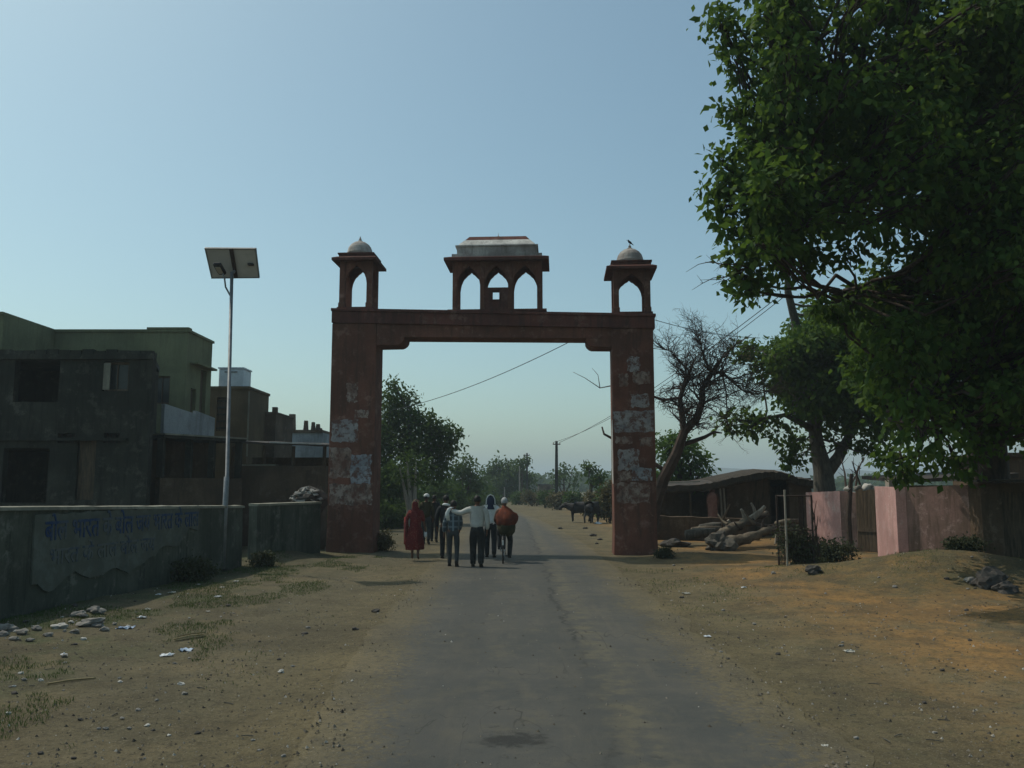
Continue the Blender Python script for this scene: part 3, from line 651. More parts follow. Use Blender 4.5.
# ================= left buildings =================
def building(name, label, cat, loc): return thing(name, label, cat, loc)
def hole_wall(mb, x0, x1, z0, z1, y, th, holes):
    """frontal wall with real rectangular openings; holes = (xa, xb, za, zb)"""
    xs = sorted({x0, x1, *[h[0] for h in holes], *[h[1] for h in holes]}); zs = sorted({z0, z1, *[h[2] for h in holes], *[h[3] for h in holes]})
    for i in range(len(xs)-1):
        run = None
        for j in range(len(zs)-1):
            cx, cz = (xs[i]+xs[i+1])/2, (zs[j]+zs[j+1])/2
            solid = not any(h[0] < cx < h[1] and h[2] < cz < h[3] for h in holes)
            if solid:
                if run is None: run = zs[j]
            if (not solid or j == len(zs)-2) and run is not None:
                mb.box((xs[i], y, run), (xs[i+1], y+th, zs[j+1] if solid else zs[j])); run = None
def opening(parent, h, y, th, kind='window', frame=.05, m='wood', pane=True, bars=1):
    xa, xb, za, zb = h; mb = MB(); yy = y+th*.35
    for a in ((xa, za, xa+frame, zb), (xb-frame, za, xb, zb), (xa+frame, za, xb-frame, za+frame), (xa+frame, zb-frame, xb-frame, zb)): mb.box((a[0]+.001, yy, a[1]+.001), (a[2]-.001, yy+.06, a[3]-.001))
    for k in range(bars):
        x = xa+(xb-xa)*(k+1)/(bars+1); mb.box((x-.015, yy+.01, za+frame), (x+.015, yy+.04, zb-frame))
    f = mb.build(kind, M[m], parent)
    if pane: mb = MB(); mb.box((xa+frame, yy+.045, za+frame), (xb-frame, yy+.055, zb-frame)); mb.build('pane', M['glass'], f)
    return f
# 1. dark unplastered house
Yb = 24.0; x1b = W(150, 420, Yb).x; z1b = W(100, 351, Yb).z
h1 = building('concrete_house', 'dark unfinished two-storey house standing behind the painted boundary wall', 'house', (-13, Yb, 0))
def hp(px0, px1, pyt, pyb, Y): a = W(px0, pyt, Y); b = W(px1, pyb, Y); return (a.x, b.x, b.z, a.z)
holes = [hp(104, 128, 362, 391, Yb), hp(16, 58, 352, 402, Yb), hp(58, 75, 433, 443, Yb), hp(104, 119, 433, 443, Yb), hp(78, 93, 440, 500, Yb), hp(4, 46, 448, 503, Yb)]
holes = [h if h[2] > .3 else (h[0], h[1], max(h[2], .02), h[3]) for h in holes]
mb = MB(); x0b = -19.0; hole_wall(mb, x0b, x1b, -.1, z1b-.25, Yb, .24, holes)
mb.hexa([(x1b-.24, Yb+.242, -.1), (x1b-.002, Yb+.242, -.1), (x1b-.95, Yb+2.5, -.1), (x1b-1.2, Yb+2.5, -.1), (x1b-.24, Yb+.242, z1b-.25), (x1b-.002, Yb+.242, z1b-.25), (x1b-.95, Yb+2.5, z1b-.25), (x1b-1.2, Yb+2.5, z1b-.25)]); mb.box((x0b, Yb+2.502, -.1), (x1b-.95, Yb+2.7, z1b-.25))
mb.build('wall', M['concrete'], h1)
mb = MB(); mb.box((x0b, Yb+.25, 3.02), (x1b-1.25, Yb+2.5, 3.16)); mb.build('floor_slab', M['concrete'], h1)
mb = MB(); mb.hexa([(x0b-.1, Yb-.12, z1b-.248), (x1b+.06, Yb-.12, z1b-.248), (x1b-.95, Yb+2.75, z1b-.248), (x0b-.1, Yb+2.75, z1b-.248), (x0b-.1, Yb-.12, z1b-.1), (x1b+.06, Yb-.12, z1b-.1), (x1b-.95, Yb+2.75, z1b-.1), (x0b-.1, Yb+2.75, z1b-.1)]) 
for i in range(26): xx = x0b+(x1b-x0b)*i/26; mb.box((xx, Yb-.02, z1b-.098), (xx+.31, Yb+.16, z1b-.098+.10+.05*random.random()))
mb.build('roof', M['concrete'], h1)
mb = MB(); mb.box((x0b, Yb-.10, 3.25), (x1b-.6, Yb-.003, 3.33)); mb.build('ledge', M['concrete'], h1)
opening(h1, holes[0], Yb, .24, 'window', .06, 'wood', True, 1)
mb = MB(); h = holes[0]; mb.box((h[0]+.03, Yb-.06, h[2]+.03), (h[0]+.22, Yb-.02, h[3]-.03)); mb.build('shutter', M['coping'], h1)
for h in holes[2:4]:
    mb = MB(); n_ = 4
    for k in range(n_): x = h[0]+(h[1]-h[0])*(k+.5)/n_; mb.tube([(x, Yb+.1, h[2]), (x, Yb+.1, h[3])], .012, 6)
    mb.build('grille', M['rust'], h1)
mb = MB(); h = holes[4]; mb.box((h[0], Yb+.12, h[2]), (h[1], Yb+.16, h[3]-.004)); mb.build('door', M['wood'], h1)
# 2. olive house with receding wing
Yo = 30.0; xr = W(185, 400, Yo).x; xl = -16.35; zt = W(120, 332, Yo).z
h2 = building('olive_house', 'olive green plastered two-storey house rising behind the dark unfinished house', 'house', (-14, Yo, 0))
hh = [hp(153, 169, 376, 404, Yo)]
mb = MB(); hole_wall(mb, xl, xr, -.1, zt, Yo, .25, hh); xr2 = -11.62
# road-facing side with openings
side = [(30.5, 31.0, 3.6, 5.5), (31.4, 32.0, 3.2, 6.3)]
ys_ = sorted({30.25, 32.3, *[s[0] for s in side], *[s[1] for s in side]})
for i in range(len(ys_)-1):
    a, b = ys_[i], ys_[i+1]; hs = [s for s in side if s[0] <= a and b <= s[1]]
    segs = [(-.1, zt)] if not hs else [(-.1, hs[0][2]), (hs[0][3], zt)]
    for s in segs: mb.box((xr-.25, a, s[0]), (xr, b, s[1]))
mb.box((xl, 32.3, -.1), (xr, 32.5, zt)); mb.box((xl-.25, 26.9, -.1), (xl, 32.5, zt)); mb.box((xl-6, 26.9, -.1), (xl-.25, 32.5, zt-.001))
mb.build('wall', M['olive'], h2)
mb = MB(); mb.box((xl+.001, Yo-.06, zt+.002), (xr+.06, Yo+.26, zt+.09)); mb.box((xr-.26, Yo+.262, zt+.002), (xr+.06, 32.55, zt+.09)); mb.box((xl-6.1, 26.84, zt+.002), (xl, 32.5, zt+.09))
mb.box((xl+3.3, Yo-.08, zt+.092), (xr+.05, Yo+.24, zt+.16)); mb.build('parapet', M['olive'], h2)
opening(h2, hh[0], Yo, .25, 'window', .06, 'wood', True, 1)
mb = MB(); mb.box((xl+.1, Yo+.3, 3.4), (xr-.3, 32.25, 3.55)); mb.build('floor_slab', M['olive'], h2); mb = MB(); mb.box((xl+.1, Yo+.3, zt-.8), (xr-.3, 32.25, zt-.65)); mb.build('floor_slab', M['olive'], h2)
for s in side:
    mb = MB(); mb.box((xr-.18, s[0]+.02, s[2]+.02), (xr-.13, s[1]-.02, s[3]-.02)); mb.build('shutter', M['wood'], h2)
mb = MB(); mb.box((xr-.05, 30.3, 6.35), (xr+.30, 32.3, 6.42)); mb.build('ledge', M['olive'], h2)
# 3. shed / verandah with grey-white parapet above
Yv = 25.6
h3 = building('verandah_shed', 'low open-fronted shed with a grey whitewashed parapet above its flat roof', 'shed', (-9.5, Yv, 0))
xa = x1b+.02; zr = W(147, 433, 25.0).z; pA = Vector((xa, 25.0, zr)); pB = W(246, 439, 27.6); pB.z = zr; 
dirv = (pB-pA).normalized(); nrm = Vector((-dirv.y, dirv.x, 0))
def vx(t, b, z): q = pA+(pB-pA)*t+nrm*b; return Vector((q.x, q.y, z))
mb = MB(); mb.hexa([vx(0, 0, zr-.14), vx(1, 0, zr-.14), vx(1, 1.7, zr-.14), vx(0, 1.7, zr-.14), vx(0, 0, zr-.05), vx(1, 0, zr-.05), vx(1, 1.7, zr-.05), vx(0, 1.7, zr-.05)]); mb.build('roof', M['concrete'], h3)
mb = MB(); mb.hexa([vx(0, -.03, zr-.048), vx(1, -.03, zr-.048), vx(1, 1.7, zr-.048), vx(0, 1.7, zr-.048), vx(0, -.03, zr), vx(1, -.03, zr), vx(1, 1.7, zr), vx(0, 1.7, zr)]); mb.build('drip_edge', M['coping'], h3)
ztp = W(147, 404, 25.1).z; ztq = ztp-.12
mb = MB(); mb.hexa([vx(0, .05, zr+.002), vx(.36, .05, zr+.002), vx(.36, .2, zr+.002), vx(0, .2, zr+.002), vx(0, .05, ztp), vx(.36, .05, ztq-.1), vx(.36, .2, ztq-.1), vx(0, .2, ztp)]); mb.build('parapet', M['greywash'], h3)
mb = MB(); mb.hexa([vx(.363, .05, zr+.002), vx(.60, .05, zr+.002), vx(.60, .2, zr+.002), vx(.363, .2, zr+.002), vx(.363, .05, ztq), vx(.60, .05, ztq-.18), vx(.60, .2, ztq-.18), vx(.363, .2, ztq)]); mb.build('parapet', M['greywash'], h3)
zl = W(180, 478, 26).z
mb = MB(); mb.hexa([vx(0, .1, -.1), vx(1, .1, -.1), vx(1, .3, -.1), vx(0, .3, -.1), vx(0, .1, zl), vx(1, .1, zl), vx(1, .3, zl), vx(0, .3, zl)])
mb.hexa([vx(0, 1.5, -.1), vx(1, 1.5, -.1), vx(1, 1.7, -.1), vx(0, 1.7, -.1), vx(0, 1.5, zr-.142), vx(1, 1.5, zr-.142), vx(1, 1.7, zr-.142), vx(0, 1.7, zr-.142)])
mb.build('wall', M['mud'], h3)
for t in (.02, .34, .62, .965):
    mb = MB(); mb.box((-.09, -.09, zl+.002), (.09, .09, zr-.142), None, vx(t, .2, 0)); mb.build('post', M['concrete'], h3)
# 4. umber stair block with white tank on it
Yu = 35.5; xa, xb = W(206, 420, Yu).x, W(247.5, 420, Yu).x; zt4 = W(230, 389, Yu).z
h4 = building('brown_house', 'narrow brown plastered house block carrying the white water tank', 'house', (-12, Yu, 0))
hh = [hp(217, 226, 397, 431, Yu)]
mb = MB(); hole_wall(mb, xa, xb, -.1, zt4, Yu, .25, hh); mb.box((xa, Yu+.25, -.1), (xb, Yu+3, zt4-.001)); mb.build('wall', M['umber'], h4)
mb = MB(); mb.box((xa-.05, Yu-.08, zt4+.002), (xb+.06, Yu+3, zt4+.11)); mb.build('cornice', M['umber'], h4)
mb = MB(); h = hh[0]; mb.box((h[0]+.01, Yu+.14, h[2]), (h[1]-.01, Yu+.2, h[3])); fr = mb.build('window', M['wood'], h4)
mb = MB()
for k in range(5): z = h[2]+(h[3]-h[2])*(k+.5)/5; mb.box((h[0]+.01, Yu+.08, z-.05), (h[1]-.01, Yu+.13, z+.02))
mb.build('louvre', M['concrete'], fr)
mb = MB(); mb.box((xb+.002, Yu-.03, 3.2), (xb+.05, Yu+.03, zt4-.1)); mb.build('edge_strip', M['coping'], h4)  # narrow pale strip down the right edge of the block
tk = thing('water_tank', 'white box-shaped water tank on the roof of the brown house', 'tank', (xa+1, Yu+.8, zt4+.112))
ta, tb = W(218.5, 380, Yu+.3), W(243.5, 368, Yu+.3)
mb = MB(); mb.box((ta.x, Yu+.3, zt4+.113), (tb.x, Yu+1.4, tb.z-.03)); mb.build('tank_body', M['tank'], tk, bevel=.03)
mb = MB(); mb.box((ta.x-.03, Yu+.27, tb.z-.028), (tb.x+.03, Yu+1.43, tb.z+.03)); mb.build('lid', M['tank'], tk)
mb = MB(); mb.box((ta.x+.25, Yu+.275, tb.z-.2), (tb.x-.25, Yu+.297, tb.z-.14)); mb.build('handle', M['steel'], tk)
# 5. mud house behind and its lower neighbour with roof stubs
Y5 = 38.0; h5 = building('dark_brick_house', 'plain dark brown house block between the tank house and the ruined parapet', 'house', (-11, Y5, 0))
a, b = W(246, 412, Y5), W(273, 500, Y5); mb = MB(); mb.box((a.x, Y5, -.1), (b.x, Y5+3, a.z-.08)); mb.build('wall', M['mud'], h5)
mb = MB(); mb.box((a.x-.05, Y5-.06, a.z-.078), (b.x+.05, Y5+3.05, a.z)); mb.box((b.x-.16, Y5-.05, a.z+.002), (b.x+.04, Y5+.2, a.z+.22)); mb.build('parapet', M['mud'], h5)
Y6 = 46.0; h6 = building('ruined_house', 'low grey house whose flat roof carries broken stubs of wall', 'house', (-11.5, Y6, 0))
a, b = W(272, 429, Y6), W(321, 500, Y6); mb = MB(); mb.box((a.x, Y6, -.1), (b.x, Y6+4, a.z-.2)); mb.build('wall', M['greywash'], h6)
mb = MB(); mb.box((a.x, Y6-.1, a.z-.198), (b.x, Y6+4, a.z-.05)); mb.build('roof', M['mud'], h6)
for px0, px1, py in ((289, 294.5, 414), (304, 307, 420.5), (311.5, 314, 422), (316, 319, 424), (319.5, 321, 428)):
    p, q = W(px0, py, Y6), W(px1, py, Y6); mb = MB(); mb.loft([ring(p.x-.03, q.x+.03, Y6, Y6+.3, a.z-.048), ring(p.x, q.x, Y6+.03, Y6+.27, p.z)]); mb.build('stub', M['mud'], h6)
# 6. low mud shed roof with light edge, right of the verandah
Y7 = 28.6; h7 = building('mud_shed', 'low brown mud-walled shed with a thin pale roof edge left of the gate', 'shed', (-8.3, Y7, 0))
a, b = W(228, 441, Y7), W(324, 500, Y7)
x0_, x1_ = W(228, 470, Y7).x, W(326, 470, Y7).x; zr7 = W(280, 443, Y7).z; zw = W(280, 463, Y7).z
mb = MB(); mb.box((x0_, Y7, -.1), (x1_, Y7+.3, zw-.1)); mb.build('front_wall', M['mud'], h7); mb = MB(); mb.box((x0_, Y7+2.6, -.1), (x1_, Y7+2.9, zr7-.4)); mb.build('wall', M['mud'], h7)
mb = MB(); p0 = Vector((x0_+.4, Y7-.02, zw-.098)); mb.box(tuple(p0), (x0_+1.6, Y7+.32, zw-.04)); mb.build('sill', M['coping'], h7)
mb = MB()
rings = []
for i in range(13):
    t = i/12; x = x0_-.1+(x1_-x0_+.2)*t; zc = W(270+55*t, 440.5+3.5*t, Y7).z; s = .03*mn.noise(Vector((t*6, 2, 0)))
    rings.append([(x, Y7-.35, zc-.10+s), (x, Y7-.35, zc-.03+s), (x, Y7+3.1, zc+.15+s), (x, Y7+3.1, zc+.05+s)])
mb.loft(rings); mb.build('roof', M['tin'], h7)
mb = MB(); rings = []
for i in range(7):
    t = .45+.5*i/6; x = x0_-.1+(x1_-x0_+.2)*t; zc = W(270+55*t, 440.5+3.5*t, Y7).z; rings.append([(x, Y7-.38, zc-.05), (x, Y7-.38, zc-.01), (x, Y7-.352, zc-.01), (x, Y7-.352, zc-.05)])
mb.loft(rings); mb.build('roof_edge', M['tin_edge'], h7)
for t in (.03, .35, .65, .97):
    x = x0_+(x1_-x0_)*t; mb = MB(); mb.tube([(x, Y7+.12, zw-.1), (x+.02, Y7+.1, zr7-.1)], .06, 8); mb.build('post', M['wood'], h7)

# ================= solar street lamp =================
sb = G(222, 571); sx, sy = sb.x, sb.y
lamp = thing('solar_street_lamp', 'tall grey solar street lamp standing beside the left boundary wall', 'street lamp', (sx, sy, 0))
tp = W(231.5, 282, sy)
mb = MB(); mb.tube([(sx, sy, -.2), (sx+.02, sy, 2.2), (sx+.03, sy, 2.21), (tp.x, sy, tp.z+.25)], [.065, .062, .045, .040], 12); mb.build('pole', M['steel'], lamp, smooth=True)
mb = MB(); mb.box((-.16, -.16, -.06), (.16, .16, .05), None, (sx, sy, 0)); mb.build('footing', M['concrete'], lamp, bevel=.02)
# panel: corners measured, plane tilted toward the sun side
c = [W(204.5, 248, sy-.25), W(256, 248.5, sy-.25), W(259.5, 278, sy+.30), W(211.5, 278.5, sy+.30)]
# tilt so that we see the underside: near (upper) edge raised
nv = (c[1]-c[0]).cross(c[3]-c[0]).normalized()
if nv.z < 0: nv = -nv
mb = MB(); mb.hexa([*c, *[q+nv*.035 for q in c]]); pn = mb.build('solar_panel', M['panel_back'], lamp)
mb = MB(); 
for i in range(4):
    a, b = c[i], c[(i+1) % 4]; ins = ((c[0]+c[2])/2-(a+b)/2).normalized()*.03
    mb.hexa([a-nv*.012, b-nv*.012, b+ins-nv*.012, a+ins-nv*.012, a+nv*.045, b+nv*.045, b+ins+nv*.045, a+ins+nv*.045])
mb.build('panel_frame', M['steel'], pn)
mb = MB(); k = .04; q = [c[i]+((c[0]+c[2])/2-c[i])*k for i in range(4)]; mb.hexa([*[x+nv*.036 for x in q], *[x+nv*.041 for x in q]]); mb.build('solar_cells', M['panel_glass'], pn)
def onp(s, t, d=.0): return c[0].lerp(c[1], s).lerp(c[3].lerp(c[2], s), t)-nv*d
mb = MB(); e = .035; mb.hexa([onp(.52-e, .02, .04), onp(.52+e, .02, .04), onp(.52+e, .98, .04), onp(.52-e, .98, .04), onp(.52-e, .02, .002), onp(.52+e, .02, .002), onp(.52+e, .98, .002), onp(.52-e, .98, .002)]); mb.build('panel_rail', M['rust'], lamp)
mb = MB(); mb.box((-.07, -.05, -.05), (.07, .05, .0), None, onp(.86, .5)); mb.build('junction_box', M['black'], pn, bevel=.01)
mb = MB(); ctr = onp(.52, .72, .05); mb.tube([(tp.x, sy, tp.z+.2), tuple(ctr)], [.04, .035], 8); mb.build('neck', M['steel'], lamp)
mb = MB(); q0 = Vector((tp.x-.01, sy, tp.z-.35)); hd = onp(.34, .62, .30); mb.tube([q0, q0.lerp(hd, .35)+Vector((-.05, 0, .02)), hd+Vector((.06, 0, -.12)), hd], [.022, .022, .02, .02], 8); mb.build('lamp_arm', M['steel'], lamp)
mb = MB(); mb.box((-.10, -.28, -.05), (.10, .18, .05), Matrix.Rotation(R(-18), 3, 'X'), hd+Vector((-.03, -.05, .06))); lh = mb.build('lamp_head', M['black'], lamp, bevel=.03)
mb = MB(); mb.box((-.06, -.20, -.058), (.06, .10, -.051), Matrix.Rotation(R(-18), 3, 'X'), hd+Vector((-.03, -.05, .06))); mb.build('diffuser', M['panel_back'], lh)

# ================= right side: hut, pink walls, shed =================
Yh = 34.0
hut = thing('thatched_hut', 'low mud hut with a sagging humped roof and an open porch behind the fallen tree', 'hut', (8, Yh, 0))
x0, x1 = W(727, 500, Yh).x, W(812, 500, Yh).x; zT = W(727, 486, Yh).z
door = hp(752, 790, 478, 520, Yh); door = (door[0], door[1], .05, door[3])
mb = MB(); hole_wall(mb, x0, x1, -.1, 2.05, Yh, .3, [door]); mb.box((x0, Yh+.3, -.1), (x0+.3, Yh+3.6, 2.05)); mb.box((x1-.3, Yh+.3, -.1), (x1, Yh+3.6, 2.05)); mb.box((x0, Yh+3.6, -.1), (x1, Yh+3.9, 2.05)); mb.build('wall', M['mud'], hut)
prof = [(652, 484), (672, 483.5), (700, 482.5), (716, 480), (732, 476.5), (745, 474), (757, 471.5), (770, 470.3), (785, 471.5), (792, 474), (800, 477), (812, 479), (824, 482)]
mb = MB(); rings = []
pp = []
for i in range(len(prof)-1):
    for k in range(5): t = k/5; pp.append((prof[i][0]+(prof[i+1][0]-prof[i][0])*t, prof[i][1]+(prof[i+1][1]-prof[i][1])*t))
pp.append(prof[-1])
for px, py in pp:
    p = W(px, py, Yh-.7); s = .07*mn.noise(Vector((px*.35, 0, 0)))+.03*mn.noise(Vector((px*1.3, 2, 0))); g = .08*mn.noise(Vector((px*.8, 7, 0)))
    rings.append([(p.x, Yh-.66, p.z-.34+g), (p.x, Yh-.74, p.z-.26+g+s), (p.x, Yh-.72, p.z-.06+s), (p.x, Yh-.1, p.z+.02+s), (p.x, Yh+1.6, p.z+.10), (p.x, Yh+4.2, p.z-.25), (p.x, Yh+4.2, p.z-.40), (p.x, Yh+1.6, p.z-.10), (p.x, Yh, p.z-.24+s)])
mb.loft(rings[14:]); mb.build('roof', M['thatch'], hut)
mb = MB(); mb.loft([[Vector(q)+Vector((0, -.05, -.02)) for q in r] for r in rings[:19]]); mb.build('porch_roof', M['tin'], hut)
mb = MB(); a, b = W(655, 482.8, Yh-.8), W(700, 480.8, Yh-.8); mb.hexa([(a.x, Yh-.83, a.z-.05), (b.x, Yh-.83, b.z-.05), (b.x, Yh-.79, b.z-.05), (a.x, Yh-.79, a.z-.05), (a.x, Yh-.83, a.z), (b.x, Yh-.83, b.z), (b.x, Yh-.79, b.z), (a.x, Yh-.79, a.z)]); mb.build('roof_edge', M['tin_edge'], hut)
for px in (658, 690, 720.5, 724):
    x = W(px, 500, Yh-.5).x; mb = MB(); mb.tube([(x, Yh-.5, 0), (x+.03, Yh-.5, 1), (x-.01, Yh-.5, 2.05)], [.045, .04, .04], 7); mb.build('post', M['palewood' if px > 700 else 'wood'], hut)
mb = MB(); xq = W(655, 500, Yh).x; mb.box((xq, Yh-.9, -.1), (x0-.002, Yh+3.5, .38)); mb.build('plinth', M['mud'], hut, bevel=.03)
mb = MB(); mb.box((xq, Yh+3.3, .39), (x0-.002, Yh+3.5, 1.95)); mb.build('back_wall', M['mud'], hut)
mb = MB(); mb.box((door[0]+.02, Yh+.2, .06), (door[0]+.75, Yh+.25, door[3]-.05)); mb.build('door', M['wood'], hut)
# low mud yard wall in front of the hut
Yy = 31.5; p0, p1 = W(657, 516, Yy), W(748, 519, Yy)
mb = MB(); rings = []
for i in range(21):
    t = i/20; x = p0.x+(p1.x-p0.x)*t; z = p0.z+(p1.z-p0.z)*t+.04*mn.noise(Vector((t*9, 0, 0))); rings.append([(x, Yy, -.1), (x, Yy+.03, z), (x, Yy+.33, z+.01), (x, Yy+.36, -.1)])
mb.loft(rings); o = mb.build('yard_wall', M['mud'], None, origin=((p0.x+p1.x)/2, Yy, 0)); tag(o, 'knee-high dark mud yard wall in front of the hut porch', 'wall')
# pink wall beyond the tree guard (two faces and a brown leaning door)
pk = thing('pink_wall', 'far pink limewashed wall between the tree guard and the narrow gap', 'wall', (9.6, 28, 0))
def vwall(mb, a, b, h0, h1, th=.25, segs=10, j=.012):
    n_ = Vector((-(b-a).y, (b-a).x, 0)).normalized()*th; rings = []
    if n_.y < 0: n_ = -n_
    for i in range(segs+1):
        t = i/segs; q = a.lerp(b, t); h = h0+(h1-h0)*t+j*mn.noise(Vector((q.x*2, q.y*2, 0)))
        rings.append([q+Vector((0, 0, -.3)), q+Vector((0, 0, h)), q+n_+Vector((0, 0, h)), q+n_+Vector((0, 0, -.3))])
    mb.loft(rings)
a = W(806, 500, 30.2); a.z = 0; b = W(840, 500, 27.6); b.z = 0
mb = MB(); vwall(mb, a, b, W(810, 492.5, 30).z, W(840, 491, 27.6).z); mb.build('wall_face', M['pink'], pk)
c_ = W(866, 500, 27.0); c_.z = 0
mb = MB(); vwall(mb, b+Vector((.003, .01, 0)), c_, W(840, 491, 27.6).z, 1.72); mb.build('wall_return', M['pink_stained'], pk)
# second pink wall
a = W(884.5, 500, 24.6); a.z = 0; b = W(906, 500, 22.4); b.z = 0; c2 = W(979, 500, 21.2); c2.z = 0
pk2 = thing('stained_pink_wall', 'near pink wall stained brown by rain behind the dirt mound', 'wall', tuple(b))
mb = MB(); vwall(mb, a, b, W(885, 486.5, 24.6).z, W(906, 487.5, 22.4).z, j=.01); mb.build('wall_face', M['pink'], pk2)
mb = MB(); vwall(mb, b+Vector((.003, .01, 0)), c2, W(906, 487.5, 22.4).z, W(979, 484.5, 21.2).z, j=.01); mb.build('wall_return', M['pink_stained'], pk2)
mb = MB(); q = W(890, 482, 24.4); mb.box((q.x-.12, 24.2, 1.90), (q.x+.08, 24.45, q.z+.05)); mb.build('gate_stub', M['palewood'], pk2)
# gap between the walls: dark door leaf, posts and dry branches
sd_ = thing('plank_gate', 'dark brown plank gate closing the narrow gap between the two pink walls', 'gate', (10.6, 26, 0))
mb = MB(); g0, g1 = W(856, 500, 26.4), W(886, 500, 25.6)
for i in range(8):
    q0 = g0.lerp(g1, i/8+.005); q1 = g0.lerp(g1, (i+1)/8-.005); z = 1.82+.09*random.random()
    mb.hexa([(q0.x, q0.y, 0), (q1.x, q1.y, 0), (q1.x, q1.y+.03, 0), (q0.x, q0.y+.03, 0), (q0.x, q0.y, z), (q1.x, q1.y, z), (q1.x, q1.y+.03, z), (q0.x, q0.y+.03, z)])
mb.build('planks', M['wood'], sd_)
mb = MB(); mb.hexa([(g0.x, g0.y-.05, .6), (g1.x, g1.y-.05, .6), (g1.x, g1.y-.003, .6), (g0.x, g0.y-.003, .6), (g0.x, g0.y-.05, .7), (g1.x, g1.y-.05, .7), (g1.x, g1.y-.003, .7), (g0.x, g0.y-.003, .7)]); mb.build('rail', M['wood'], sd_)
q = W(848.5, 500, 26.0); mb = MB(); mb.tube([(q.x, q.y, -.2), (q.x-.02, q.y, 1), (q.x+.08, q.y, 2.0), (q.x+.13, q.y, 2.35)], [.09, .08, .07, .05], 8); o = mb.build('gate_post', M['bark_dead'], None, origin=(q.x, q.y, 0)); tag(o, 'dark crooked wooden post at the left side of the plank gate', 'post')
mb = MB(); rr = random.Random(9)
for k, (a_, b_) in enumerate((((861, 487), (852, 461)), ((856, 486), (864, 457)), ((846, 490), (841, 458)), ((850, 485), (859, 466)))):
    A_, B_ = W(a_[0], a_[1], 26.6), W(b_[0], b_[1], 26.6+.3*k); mid = A_.lerp(B_, .5)+Vector((rr.uniform(-.1, .1), 0, 0)); mb.tube([A_, mid, B_], [.035, .028, .012], 6)
    for s in range(3):
        m_ = A_.lerp(B_, .4+.2*s); mb.tube([m_, m_+Vector((rr.uniform(-.25, .25), 0, rr.uniform(.1, .3)))], [.014, .005], 4)
o = mb.build('brushwood', M['bark_dead'], None, origin=(10.5, 26.6, 1.9)); tag(o, 'bundle of bare dark branches sticking up above the plank gate', 'branches')
for k, (px, py, r_) in enumerate(((858, 487, .14), (868, 484, .18), (876, 482, .13), (848, 483, .12))):
    q = W(px, py, 26.5-.15*k); mb = MB(); mb.blob((q.x, q.y, 1.80+r_*.7), (r_, r_*.9, r_*.75), .3, 40+k, 2); o = mb.build('sack', M['stone_pale' if k % 2 else 'stone'], None, smooth=True, origin=(q.x, q.y, 1.80)); tag(o, 'small pale bundle resting on top of the plank gate', 'bundle', 'pale bundles on the plank gate')
# dark shed at the right edge
shd = thing('dark_shed', 'dark shaded shed with an overhanging tin roof at the right edge of the photo', 'shed', (12.8, 20.8, 0))
s0 = W(981, 500, 20.8); mb = MB(); xx0 = s0.x; hole_wall(mb, xx0, xx0+5, -.2, 2.05, 20.8, .25, [(xx0+.5, xx0+1.4, .0, 1.85)]); mb.box((xx0, 21.05, -.2), (xx0+.25, 21.8, 2.0)); mb.box((xx0+4.8, 21.05, -.2), (xx0+5, 21.8, 2.0)); mb.box((xx0, 21.8, -.2), (xx0+5, 21.95, 2.0)); mb.build('wall', M['mud'], shd)
mb = MB(); mb.box((xx0+.52, 20.95, .02), (xx0+1.38, 21.0, 1.84)); mb.build('door', M['wood'], shd)
mb = MB(); n_ = 70; vs = []
xs_ = [xx0-.35+(5.8)*i/n_ for i in range(n_+1)]
rings = [[(x, y, z0_+.012*math.sin(i*math.pi*.9)) for y, z0_ in ((20.3, 2.08), (22.0, 2.12), (22.0, 2.135), (20.3, 2.095))] for i, x in enumerate(xs_)]
mb.loft(rings); mb.build('roof', M['tin'], shd)
mb = MB(); mb.tube([(xx0-.36, 20.27, 2.12), (xx0+5.5, 20.27, 2.12)], .025, 6); mb.build('roof_edge', M['tin'], shd)
# dark lean-to roof over the stained wall and the tan house behind
Ys = 25.5; p0, p1 = W(903, 479, Ys), W(985, 473, Ys)
lt = thing('lean_to', 'low dark tin-roofed lean-to behind the stained pink wall', 'shed', (12.3, Ys, 0))
mb = MB(); mb.hexa([(p0.x, Ys, p0.z-.12), (p1.x+1, Ys, p1.z-.14), (p1.x+1, Ys+3, p1.z+.02), (p0.x, Ys+3, p0.z+.02), (p0.x, Ys, p0.z-.03), (p1.x+1, Ys, p1.z), (p1.x+1, Ys+3, p1.z+.12), (p0.x, Ys+3, p0.z+.12)]); mb.build('roof', M['tin'], lt)
mb = MB(); mb.box((p0.x+.2, Ys+.3, -.1), (p1.x+.9, Ys+.5, 2.0)); mb.build('wall', M['mud'], lt)
q = W(971, 474, Ys-.1); mb = MB(); mb.tube([(q.x, Ys-.1, 1.2), (q.x, Ys-.1, q.z+.12)], .035, 6); mb.build('post', M['palewood'], lt)
th_ = thing('tan_house', 'tan plastered house with a flat roof seen under the tree at the far right', 'house', (19.5, 31, 0))
p = W(1008, 457, 31); mb = MB(); hole_wall(mb, p.x, p.x+6, -.1, p.z, 31, .3, [(p.x+1, p.x+2, 1, 2.2)]); mb.box((p.x, 31.3, -.1), (p.x+.3, 35, p.z)); mb.build('wall', M['mud'], th_)
mb = MB(); mb.box((p.x-.2, 30.8, p.z+.002), (p.x+6, 35.2, p.z+.15)); mb.build('roof', M['mud'], th_)
